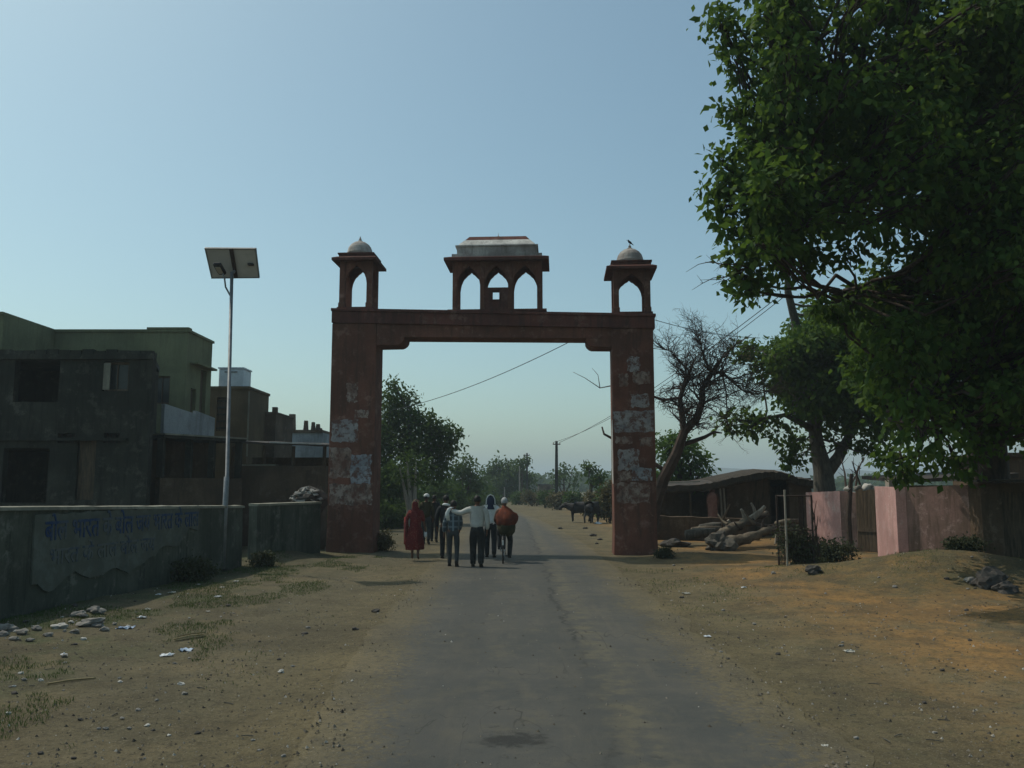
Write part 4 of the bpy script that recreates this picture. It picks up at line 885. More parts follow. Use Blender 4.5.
# ================= vegetation =================
def leaves_mesh(name, P, D, size, m, parent, droop=.5, narrow=.5, origin=None):
    """one small folded leaf per point; P points, D outward directions"""
    n = len(P); s = size*rng.uniform(.6, 1.25, n)[:, None]
    ax = D*.6+rng.normal(0, .6, (n, 3)); ax[:, 2] -= droop; ax /= np.linalg.norm(ax, axis=1)[:, None]+1e-9
    up = rng.normal(0, .75, (n, 3)); up[:, 2] += .75; sd = np.cross(ax, up); sd /= np.linalg.norm(sd, axis=1)[:, None]+1e-9
    nn = np.cross(sd, ax)
    w_ = narrow*.5
    v0 = P; v1 = P+ax*s*.45+sd*s*w_+nn*s*.08; v2 = P+ax*s; v3 = P+ax*s*.45-sd*s*w_+nn*s*.08
    V_ = np.stack([v0, v1, v2, v3], 1).reshape(-1, 3)
    org = np.array(worldloc(parent)) if parent is not None else np.array(origin if origin is not None else (0, 0, 0))
    V_ = V_-org
    me = bpy.data.meshes.new(name); me.vertices.add(4*n); me.vertices.foreach_set('co', V_.astype(np.float32).ravel())
    me.loops.add(4*n); me.loops.foreach_set('vertex_index', np.arange(4*n, dtype=np.int32))
    me.polygons.add(n); me.polygons.foreach_set('loop_start', np.arange(0, 4*n, 4, dtype=np.int32)); me.update(calc_edges=True); me.validate()
    me.materials.append(m)
    o = bpy.data.objects.new(name, me); COL.objects.link(o)
    if parent is not None: o.parent = parent
    elif origin is not None: o.location = origin
    return o
def clump_points(c, r, twigs, per, spread):
    c = np.array(c); r = np.array(r if hasattr(r, '__len__') else (r, r, r*.85))
    d = rng.normal(0, 1, (twigs, 3)); d /= np.linalg.norm(d, axis=1)[:, None]
    k = rng.uniform(.25, 1.0, twigs)**.55; T = c+d*r*k[:, None]
    P = np.repeat(T, per, 0)+rng.normal(0, spread, (twigs*per, 3))*np.array([1, 1, .8]); D = np.repeat(d, per, 0)
    return P, D, T
def curve(a, b, bend, n=5):
    a, b = Vector(a), Vector(b); m_ = a.lerp(b, .5)+bend
    L_ = (b-a).length; k = b.x*3.1+b.z*1.7
    return [(a*(1-t)**2+m_*2*t*(1-t)+b*t*t)+Vector((mn.noise(Vector((k, t*3, 1))), mn.noise(Vector((k, t*3, 5))), mn.noise(Vector((k, t*3, 9)))))*.16*L_*math.sin(math.pi*t) for t in [i/n for i in range(n+1)]]
def tree(name, label, cat, trunk, clumps, leaf, m_leaf, m_bark='bark', twigs=60, per=9, spread=.16, group=None, limb=.05, limbs_from=0, extra=None, narrow=.5, droop=.5, twiglets=3):
    """trunk: list of polylines [(x,y,z,r)...]; clumps: (centre, radius)"""
    base = trunk[0][0][:3]; root = thing(name, label, cat, (base[0], base[1], max(0, base[2])), group)
    mb = MB(); pts = []
    for pl_ in trunk:
        P_ = [Vector(p[:3]) for p in pl_]; mb.tube(P_, [p[3] for p in pl_], 10)
        for i in range(len(pl_)-1):
            for t in (0, .33, .66): pts.append((P_[i].lerp(P_[i+1], t), pl_[i][3]*(1-t)+pl_[i+1][3]*t))
        pts.append((P_[-1], pl_[-1][3]))
    zmin = limbs_from
    cand = [p for p in pts if p[0].z >= zmin] or pts
    allP = []; allD = []; rr = random.Random(len(clumps))
    for c, r in clumps:
        c = Vector(c); a, ra = rr.choice(sorted(cand, key=lambda p: (p[0]-c).length+max(0, p[0].z-c.z)*1.5)[:5])
        L_ = (a-c).length; r0 = min(ra*.7, limb*(.5+.25*L_**.7)); cv = curve(a, c, Vector((rr.uniform(-.12, .12)*L_, rr.uniform(-.12, .12)*L_, -.10*L_)), 5)
        mb.tube(cv, [r0*(1-.75*i/5)+.006 for i in range(6)], 6)
        rx = r[0] if hasattr(r, '__len__') else r
        nseg_ = 6 if L_ > 1 else 5
        tw = max(8, int(twigs*(rx**2))) if twigs > 0 else -twigs
        P, D, T = clump_points(c, r, tw, per, spread); allP.append(P); allD.append(D)
        for k in range(min(len(T), int(twiglets*3))):
            mb.tube([cv[3].lerp(cv[5], rr.random()), (c+Vector(T[k]))/2+Vector((0, 0, -.05)), Vector(T[k])], [.018*max(limb/.05, .6), .01*max(limb/.05, .6), .004], 4, False)
    mb.build('trunk', M[m_bark], root, smooth=True)
    P = np.concatenate(allP); D = np.concatenate(allD); leaves_mesh('crown', P, D, leaf, M[m_leaf], root, droop, narrow)
    return root, len(P)

def inpoly(x, y, poly):
    c = False; j = len(poly)-1
    for i in range(len(poly)):
        xi, yi = poly[i]; xj, yj = poly[j]
        if (yi > y) != (yj > y) and x < (xj-xi)*(y-yi)/(yj-yi)+xi: c = not c
        j = i
    return c
rr = random.Random(21)
# --- the big tree at the right, trunk behind the dark shed
upper = [(735, -60), (742, 20), (752, 60), (758, 95), (740, 110), (736, 145), (730, 165), (722, 185), (732, 205), (735, 225), (740, 250), (745, 270), (768, 283), (800, 268), (835, 252), (862, 246), (900, 262), (940, 285), (1000, 295), (1100, 300), (1180, 300), (1180, -160), (900, -190)]
lower = [(862, 305), (905, 300), (960, 290), (1030, 285), (1130, 300), (1160, 420), (1060, 455), (985, 458), (930, 455), (888, 452), (880, 430), (862, 400), (850, 350)]
big = []
def fill(poly, n, step, dmin, dmax, rad, ax=.0):
    xs = [p[0] for p in poly]; ys = [p[1] for p in poly]; out = []; tries = 0
    while len(out) < n and tries < 9000:
        tries += 1; x, y = rr.uniform(min(xs), max(xs)), rr.uniform(min(ys), max(ys))
        if not inpoly(x, y, poly): continue
        d = rr.uniform(dmin, dmax)
        p = W(x, y, d); r = rad*rr.uniform(.75, 1.25)
        # keep the clump's own outline inside the measured silhouette
        rp = r*F/d*.92
        if not (inpoly(x-rp, y, poly) and inpoly(x, y+rp*.8, poly)): continue
        if any((p-q).length < step for q, _ in out): continue
        out.append((p, (r, r, r*.75)))
    return out
big += fill(upper, 150, .95, 14.0, 23.0, 1.0)
big += fill(upper, 70, .6, 13.0, 17.0, .5)
big += fill(lower, 55, .8, 14.5, 22.5, .8)
big += fill(lower, 30, .5, 14.5, 17.5, .4)
big += fill([(830, 318), (862, 300), (900, 300), (900, 420), (860, 400), (835, 350)], 14, .5, 16, 21, .6)
big += fill([(872, 240), (1180, 240), (1180, 330), (1000, 335), (868, 325), (862, 300), (880, 285), (925, 290)], 44, .6, 14.5, 22, .7)
big += fill([(736, -20), (745, 60), (752, 95), (738, 112), (734, 150), (718, 180), (730, 225), (742, 270), (790, 270), (800, 100), (790, -20)], 55, .4, 13.8, 16.5, .42)
# sprigs that stand out of the silhouette on the left
for px, py, d, r_ in ((719, 22, 15, .22), (728, 14, 15.2, .24), (727, 40, 15.2, .20), (737, 60, 15, .25), (745, 80, 15.3, .2), (735, 107, 15, .22), (742, 118, 15, .28), (722, 160, 15, .22), (716, 185, 15, .20), (728, 183, 15, .25), (725, 205, 15, .22), (731, 228, 15, .25), (736, 255, 15, .22), (741, 275, 15, .22), (749, 290, 15, .16), (760, 280, 15.3, .3), (815, 262, 15.6, .28), (845, 250, 15.6, .25), (790, 272, 15.6, .26), (820, 302, 17, .22), (835, 312, 17, .28), (850, 308, 17, .3), (872, 280, 17, .3), (890, 268, 17, .35), (905, 290, 17, .3), (925, 275, 17.4, .3), (950, 300, 17.3, .4), (890, 462, 17, .25), (915, 462, 17, .3), (945, 458, 17, .3), (900, 470, 17, .18), (960, 466, 17.3, .25)):
    big.append((W(px, py, d), (r_, r_, r_*.9)))
def q2(px, py, d_, r_): p = W(px, py, d_); return (p.x, p.y, p.z, r_)
b0 = W(990, 485, 22.9)
tr = [[(b0.x+.05, 22.9, -.3, .66), (b0.x, 22.9, 1.0, .52), q2(990, 470, 22.9, .46), q2(984, 400, 22.6, .42), q2(984, 340, 22.2, .40), q2(976, 290, 21.6, .37), q2(962, 235, 21.0, .32), q2(940, 170, 20.2, .26), q2(915, 90, 19.4, .20), q2(900, 0, 18.6, .14), q2(890, -80, 18.0, .07)],
      [q2(984, 330, 22.1, .3), q2(1015, 270, 21.5, .26), q2(1050, 180, 20.8, .2), q2(1080, 80, 20.2, .13), q2(1090, -40, 19.6, .06)],
      [q2(976, 295, 21.6, .22), q2(948, 288, 20.6, .17), q2(915, 285, 19.6, .13), q2(880, 283, 18.6, .10), q2(845, 296, 17.6, .05)],
      [q2(964, 240, 21.0, .24), q2(925, 215, 19.8, .18), q2(885, 200, 18.6, .14), q2(840, 190, 17.4, .10), q2(790, 200, 16.4, .06), q2(760, 215, 15.8, .03)],
      [q2(940, 170, 20.2, .2), q2(890, 130, 18.6, .14), q2(840, 100, 17.2, .1), q2(790, 80, 16.2, .05)],
      [q2(984, 400, 22.5, .22), q2(955, 395, 21.0, .15), q2(925, 400, 19.4, .10), q2(900, 410, 18.2, .05)],
      [q2(986, 380, 22.5, .2), q2(1020, 370, 20.8, .14), q2(1050, 375, 19.2, .07)]]
r_, n_ = tree('broadleaf_tree', 'huge dark broadleaf tree overhanging the dark shed at the right edge', 'tree', tr, big, .185, 'leaf', twigs=56, per=11, spread=.145, limb=.042, limbs_from=3.4, narrow=.62, droop=.7)
print('BIG leaves', n_, 'clumps', len(big))
# --- the forked tree behind the far pink wall
p2 = [(752, 352), (775, 338), (800, 318), (830, 305), (865, 300), (895, 320), (905, 400), (890, 445), (850, 430), (800, 425), (775, 395), (765, 365)]
cl = fill(p2, 56, .8, 29.5, 34.0, .95)+fill(p2, 22, .6, 29, 32, .55)
cl += [(W(px, py, d+6), (r_*1.24, r_*1.24, r_)) for px, py, d, r_ in ((748, 347, 25, .35), (760, 352, 25, .4), (742, 358, 25, .25), (738, 420, 25, .35), (750, 425, 25, .4), (765, 422, 25, .4), (728, 425, 25, .2), (778, 432, 25, .35), (790, 440, 25, .35), (796, 455, 25, .25), (791, 462, 25, .15), (760, 372, 25.5, .3), (775, 380, 25.5, .45), (868, 440, 25.5, .4), (878, 452, 25.5, .3), (812, 440, 26, .35), (830, 425, 26, .5), (845, 445, 26, .3))]
base = W(826, 515, 31.6); bx = base.x
def q3(px, py, d, r_): p = W(px, py, d+6); return (p.x, p.y, p.z, r_*.92)
tr = [[(bx, 31.6, -.3, .46), q3(825, 495, 25.6, .44), q3(823, 470, 25.6, .38), q3(817, 445, 25.6, .28), q3(814, 425, 25.5, .24), q3(808, 395, 25.4, .21), q3(803, 360, 25.2, .19), q3(796, 325, 25.0, .17), q3(788, 292, 24.6, .14), q3(787, 270, 24.2, .10), q3(775, 240, 23.8, .06)],
      [q3(824, 476, 25.6, .30), q3(838, 458, 25.7, .24), q3(848, 438, 25.8, .17), q3(860, 410, 26, .11), q3(872, 375, 26, .05)],
      [q3(815, 430, 25.5, .16), q3(785, 415, 25.2, .09), q3(755, 420, 25, .05)],
      [q3(803, 360, 25.2, .12), q3(780, 352, 25.1, .07), q3(752, 350, 25, .03)]]
r_, n_ = tree('forked_tree', 'forked tree whose pale trunk rises behind the far pink wall', 'tree', tr, cl, .24, 'leaf', 'bark_grey', twigs=52, per=10, spread=.2, limb=.04, limbs_from=3.4, narrow=.65, droop=.6)
print('FORK leaves', n_)

# --- leaning bare tree behind the right pillar
def twig_tree():
    Y = 29.5; root = thing('bare_tree', 'leaning leafless tree with tangled twigs just right of the gateway', 'tree', tuple(G(652, 545)*1.0))
    mb = MB(); r2 = random.Random(4); tips = []
    def T(px, py, d=Y): return W(px, py, d)
    main = [([(648, 540), (655, 505), (663, 480), (676, 455), (684, 432)], [.36, .30, .27, .24, .20], 0),
            ([(684, 432), (682, 415), (680, 398), (685, 383), (690, 372)], [.16, .14, .11, .09, .06], 1),
            ([(684, 432), (697, 418), (702, 402), (703, 388), (712, 374), (706, 362), (702, 350)], [.19, .17, .14, .12, .09, .06, .04], 1),
            ([(684, 444), (694, 441), (705, 437), (714, 432), (722, 433)], [.11, .10, .08, .06, .03], 0),
            ([(712, 374), (722, 372), (735, 384), (745, 392), (758, 394), (772, 390)], [.08, .07, .05, .035, .025, .012], 1),
            ([(722, 372), (726, 392), (727, 412), (724, 422)], [.04, .035, .025, .01], 1),
            ([(690, 372), (680, 362), (672, 352), (662, 348)], [.05, .035, .02, .01], 1),
            ([(702, 350), (700, 342), (697, 336)], [.04, .025, .01], 1),
            ([(712, 374), (722, 358), (735, 345), (746, 338), (752, 334)], [.07, .05, .035, .02, .01], 1),
            ([(690, 372), (694, 360), (688, 350), (690, 342)], [.05, .035, .02, .01], 1),
            ([(680, 398), (664, 400), (640, 392), (615, 385), (600, 388), (585, 378), (573, 372)], [.07, .06, .045, .03, .022, .014, .008], 1),
            ([(600, 388), (598, 375), (592, 368)], [.02, .012, .006], 1),
            ([(664, 470), (640, 455), (615, 440), (604, 434), (602, 427)], [.10, .09, .06, .05, .035], 0)]
    for px, rad, tw in main:
        rad = [q_*.78 for q_ in rad]
        pts = [T(x, y, Y+r2.uniform(-.15, .15)*(i > 0)) for i, (x, y) in enumerate(px)]
        mb.tube(pts, rad, 8)
        if tw:
            for i in range(1, len(pts)):
                for k in range(11): tips.append((pts[i-1].lerp(pts[i], r2.random()), (pts[i]-pts[i-1]).normalized(), rad[i]))
    cnt = 0
    def grow(p, d, L, r, lv):
        nonlocal cnt
        if lv > 3 or cnt > 8500: return
        q = p; pts = [p]; nseg = 3
        for s in range(nseg):
            d = (d+Vector((r2.gauss(0, .28), r2.gauss(0, .28), r2.gauss(.03, .22)))).normalized(); q = q+d*L/nseg; pts.append(q)
        mb.tube(pts, [r, r*.8, r*.6, r*.35], 4 if lv else 5, False); cnt += 1
        for k in range(3 if lv < 2 else 2):
            grow(pts[r2.choice((1, 2, 3))], (d+Vector((r2.gauss(0, .7), r2.gauss(0, .6), r2.gauss(.05, .55)))).normalized(), L*r2.uniform(.45, .75), r*.6, lv+1)
    for p, d, r in tips:
        grow(p, (d*.5+Vector((r2.gauss(0, .8), r2.gauss(0, .6), r2.gauss(.12, .5)))).normalized(), r2.uniform(.45, .95), max(.015, min(.03, r*.45)), 0)
    mb.build('trunk', M['bark_dead'], root)
    P, D = [], []
    for px, py, n_ in ((745, 355, 14), (735, 350, 10), (720, 345, 6), (735, 388, 8), (700, 360, 5), (760, 372, 6)):
        a, b, _ = clump_points(W(px, py, Y), (.45, .4, .4), n_, 8, .12); P.append(a); D.append(b)
    leaves_mesh('crown', np.concatenate(P), np.concatenate(D), .08, M['leaf_dry'], root)
    print('twigs', cnt)
twig_tree()
# bare twigs in front of the big crown on the left
def sprig():
    r2 = random.Random(8); mb = MB(); a = W(748, 268, 15); 
    for tgt in ((686, 272), (705, 262), (700, 280), (712, 285), (692, 290)):
        b = W(*tgt, 15+r2.uniform(-.3, .3)); cv = curve(a, b, Vector((0, 0, r2.uniform(-.2, .15))), 5); mb.tube(cv, [.016, .013, .010, .008, .006, .003], 5, False)
        for k in range(3): s = cv[r2.choice((2, 3, 4))]; mb.tube([s, s+Vector((r2.uniform(-.2, .05), 0, r2.uniform(-.15, .2)))], [.006, .002], 4, False)
    return mb
bt = [o for o in bpy.data.objects if o.name == 'broadleaf_tree'][0]
sprig().build('dead_twig', M['bark_dead'], bt)

# --- trees and scrub beyond the gate
def mk_tree(name, label, px, pyb, Y, crown, leaf, mat_, bark='bark', trunk_r=.15, group=None, twigs=40, per=8, spread=.2, lean=0, forks=2, limb=.05, limbs_from=None, depth=1.0):
    b = W(px, pyb, Y); r2 = random.Random(int(px*7+Y)); cl = []
    ztop = max(W(c[0], c[1], Y).z for c in crown)
    for cx, cy, rp in crown:
        k = 1+int(depth > 0)
        p = W(cx, cy, Y); r_ = rp*Y/F
        cl.append((p+Vector((0, r2.uniform(-1, 1)*depth*r_, 0)), (r_, r_*1.1, r_*.85)))
    x, z0 = b.x, 0; H = ztop*.75
    tr = [[(x, Y, -.2, trunk_r*1.3), (x+lean*.2, Y, H*.25, trunk_r), (x+lean*.5+.1*trunk_r, Y, H*.5, trunk_r*.75), (x+lean, Y, H, trunk_r*.35)]]
    for f in range(forks): s = (-1)**f; tr.append([(x+lean*.2, Y, H*.28, trunk_r*.7), (x+s*H*.12, Y+.3*s, H*.5, trunk_r*.5), (x+s*H*.24, Y-.3*s, H*.8, trunk_r*.2)])
    return tree(name, label, 'tree', tr, cl, leaf, mat_, bark, twigs=twigs, per=per, spread=spread, group=group, limb=limb, limbs_from=H*.2 if limbs_from is None else limbs_from)
mk_tree('neem_tree', 'green rounded tree right beside the left gate pillar on its road side', 408, 512, 44, [(392, 400, 12), (385, 420, 16), (402, 414, 15), (420, 425, 16), (436, 430, 14), (448, 440, 12), (398, 440, 18), (420, 448, 18), (440, 455, 14), (380, 450, 16), (412, 470, 14), (388, 475, 14), (432, 472, 12), (395, 386, 7), (455, 434, 6), (410, 398, 7), (372, 430, 16), (366, 455, 14)], .24, 'leaf_far', 'bark_grey', .26, twigs=110, per=12, spread=.22)
mk_tree('thorn_tree', 'dark ragged tree between the neem and the far bushy tree over the white shirt', 462, 505, 68, [(458, 468, 8), (466, 464, 7), (472, 472, 8), (463, 478, 9), (476, 482, 7), (452, 484, 8), (468, 488, 8), (446, 478, 6), (478, 492, 6), (440, 490, 8)], .34, 'leaf_far', trunk_r=.2, twigs=50, per=10, spread=.3)
mk_tree('bushy_tree', 'broad bushy tree mass far down the road left of the power poles', 505, 507, 108, [(492, 472, 8), (500, 469, 8), (510, 470, 9), (520, 474, 8), (528, 480, 7), (488, 482, 8), (498, 482, 10), (512, 484, 10), (524, 489, 8), (505, 494, 9), (492, 495, 8), (518, 497, 8), (528, 496, 6), (496, 465, 4)], .5, 'leaf_far', trunk_r=.3, twigs=26, per=12, spread=.45)
mk_tree('slim_tree', 'slim tree with a tufted top beside the second power pole', 522, 507, 100, [(520, 461, 3.5), (524, 464, 3.5), (518, 466, 3), (527, 460, 2)], .4, 'leaf_far', trunk_r=.12, twigs=30, per=10, spread=.25, forks=0)
mk_tree('fan_tree', 'small upward-fanning hazy tree just right of the nearer power pole', 564, 507, 96, [(558, 474, 5), (565, 468, 5.5), (572, 473, 5), (564, 477, 6), (575, 482, 3.5), (556, 482, 3)], .4, 'leaf_far', trunk_r=.16, twigs=20, per=9, spread=.3)
mk_tree('tufted_tree', 'dark-trunked tree with two leaf tufts behind the buffaloes', 591, 512, 58, [(587, 466, 4), (590, 471, 4), (597, 474, 5), (600, 479, 4), (594, 480, 4)], .3, 'leaf_far', 'bark', .20, twigs=60, per=10, spread=.2, forks=1)
mk_tree('road_tree', 'bright green bushy tree behind the leaning bare tree and the hut porch', 682, 515, 38, [(668, 450, 13), (682, 445, 12), (694, 452, 10), (700, 465, 9), (672, 468, 14), (688, 470, 12), (664, 480, 12), (680, 486, 13), (696, 484, 9), (704, 474, 6), (673, 437, 6), (662, 440, 6)], .24, 'leaf_bright', trunk_r=.18, twigs=100, per=11, spread=.2)
mk_tree('left_far_tree', 'low dark tree behind the first villagers at the left of the lane', 437, 512, 56, [(430, 488, 8), (440, 484, 7), (448, 492, 7), (426, 498, 8)], .3, 'leaf_far', trunk_r=.12, twigs=60, per=10, spread=.25)
# pale-barked trunk
b = W(411, 512, 40); o_ = thing('pale_tree', 'short pale-barked tree trunk standing in front of the neem', 'tree', (b.x, 40, 0)); mb = MB()
for s, top in ((0, (407, 460)), (.15, (416, 462)), (-.1, (400, 468))): q = W(*top, 40); mb.tube([(b.x+s*.3, 40, -.1), (b.x+s, 40, .9), (q.x, 40+s, q.z)], [.16, .11, .03], 8)
mb.build('trunk', M['palewood'], o_)
q = W(408, 476, 40); P, D, _ = clump_points(q+Vector((0, 0, .3)), (1.0, .8, .9), 80, 9, .18); leaves_mesh('crown', P, D, .2, M['leaf_far'], o_)

def bush(px, pyb, Y, w_px, h_px, label, m='leaf_far', leaf=.2, dens=1.0, name='bush', group=None, cat='bush'):
    b = W(px, pyb, Y); wd = w_px*Y/F/2; h = h_px*Y/F; root = thing(name, label, cat, (b.x, Y, 0), group); mb = MB(); r2 = random.Random(int(px*3+Y)); P = []; D = []
    zg = hgt(b.x, Y) if Y < 90 else 0
    for k in range(7):
        c = Vector((b.x+r2.uniform(-.65, .65)*wd, Y+r2.uniform(-.4, .4)*wd, zg+h*r2.uniform(.35, .72))); rad = (wd*.42, wd*.42, h*.36)
        n = max(6, int(dens*26)); a, d_, T = clump_points(c, rad, n, 7, min(.14, .25*h)); P.append(a); D.append(d_)
        mb.tube([(b.x, Y, zg-.05), ((b.x+c.x)/2, c.y, zg+h*.3), tuple(c)], [.03, .02, .008], 5)
    mb.build('stem', M['bark'], root); P = np.concatenate(P); D = np.concatenate(D); ok = P[:, 2] > zg+.02; leaves_mesh('foliage', P[ok], D[ok], leaf, M[m], root)
    return root
G1 = 'scrub bushes lining the far lane'
for i, (px, pyb, Y, w_, h_, m_) in enumerate(((519, 512, 88, 20, 14, 'leaf_far'), (532, 513, 82, 22, 16, 'leaf_dry'), (545, 513, 76, 24, 17, 'leaf_far'), (560, 514, 70, 24, 18, 'leaf_dry'), (575, 514, 64, 24, 20, 'leaf_far'), (592, 517, 56, 24, 24, 'leaf_dry'), (604, 520, 50, 18, 34, 'leaf_far'), (610, 520, 46, 20, 40, 'leaf_dry'))):
    bush(px, pyb, Y, w_, h_, 'grey-green scrub bush beyond the gate on the right-hand verge', m_, .22, 1.2, group=G1)
G2 = 'dark bushes behind the left gate pillar'
for i, (px, pyb, Y, w_, h_) in enumerate(((386, 522, 40, 26, 26), (402, 522, 41, 24, 24), (428, 518, 48, 22, 20), (447, 516, 54, 20, 18), (470, 513, 64, 22, 16), (492, 511, 76, 22, 14))):
    bush(px, pyb, Y, w_, h_, 'dark low bush under the trees on the left beyond the gate', 'leaf_far', .2, 1.3, group=G2)
bush(378, 548, 26.6, 20, 16, 'dry brownish shrub at the foot of the left gate pillar', 'leaf_dry', .09, 1.6)
bush(316, 475, 30.5, 22, 60, 'pale green shrub behind the slab heap', 'leaf_far', .12, .8)
bush(798, 578, 19.6, 20, 34, 'dark wilted shrub growing inside the metal tree guard', 'weed', .09, 2.2, name='shrub', cat='shrub')
bush(828, 560, 22.5, 40, 19, 'dark leafy shrub at the foot of the far pink wall', 'weed', .10, 2.4)
bush(812, 571, 20.6, 26, 10, 'low weedy bush between the tree guard and the pink wall', 'weed', .08, 1.6)
bush(962, 562, 18.6, 40, 13, 'dark scrubby growth on the right shoulder of the dirt mound', 'weed', .08, 1.8)
bush(262, 565, 21.3, 20, 12, 'small green weeds at the gap in the left wall', 'weed', .08, 1.4)
bush(180, 572, 18.2, 60, 18, 'dark weeds along the shaded foot of the painted wall', 'weed', .08, 2.2)
bush(664, 560, 24.0, 14, 9, 'small dark weed tuft beside the right gate pillar', 'weed', .06, 1.4)

# --- grass on the left bank (uncountable)
def grass():
    n = 26000; P = np.zeros((0, 3)); pts = []
    r2 = random.Random(77)
    while len(pts) < n:
        y = 6+r2.random()**1.3*19; x = r2.uniform(wx(min(y, 21))+.05 if y < 21.4 else -6.6, -1.9 if r2.random() < .1 else -3.6)
        dens = mn.noise(Vector((x*.8, y*.5, 2)))+.35*mn.noise(Vector((x*3, y*3, 2)))+.25-.09*(x-wx(min(y, 21)))
        if dens > .12 and r2.random() < .8: pts.append((x, y, hgt(x, y)-.003))
    for _ in range(4200):
        x, y = r2.gauss(3.6, .9), r2.uniform(13, 22)
        if mn.noise(Vector((x*1.1, y*.8, 9))) > .12 and x > 2.6: pts.append((x, y, hgt(x, y)-.003))
    for _ in range(7000):
        x, y = r2.uniform(5, 13), r2.uniform(17, 21)
        if mn.noise(Vector((x*.9, y*.9, 5))) > .15: pts.append((x, y, hgt(x, y)-.003))
    P = np.array(pts); n = len(P); D = np.zeros((n, 3)); D[:, 2] = 2.6; D[:, :2] = rng.normal(0, .3, (n, 2))
    leaves_mesh('grass', P, D, .045, M['grass'], None, -.3, .16)['kind'] = 'stuff'
grass()

def treeline():
    r2 = random.Random(15); P = []; D = []
    for k in range(520):
        an = r2.uniform(-1.0, 1.0); dist = r2.uniform(210, 420); x = math.tan(an*.75)*dist; y = dist
        h = r2.uniform(3, 7)*(.7+.6*mn.noise(Vector((x*.02, 0, 0)))); 
        a_, b_, _ = clump_points((x, y, h*.5), (r2.uniform(2.5, 6), 3, h*.5), 26, 5, .7); P.append(a_); D.append(b_)
    P = np.concatenate(P); D = np.concatenate(D); ok = P[:, 2] > 0
    leaves_mesh('far_woods', P[ok], D[ok], 1.5, M['leaf_far'], None, .2, .8)['kind'] = 'stuff'
treeline()
G3 = 'thicket on the left beyond the gate'
for i, (px, pyb, Y, w_, h_) in enumerate(((380, 520, 42, 40, 60), (396, 518, 46, 40, 46), (415, 516, 50, 36, 40), (432, 515, 56, 34, 34), (450, 513, 62, 34, 32), (468, 512, 70, 30, 26), (484, 511, 84, 26, 20), (370, 522, 38, 30, 70))):
    bush(px, pyb, Y, w_, h_, 'tall dark thicket shrub among the left trees beyond the gate', 'leaf_far', .24, 2.2, group=G3, name='thicket', cat='shrub')
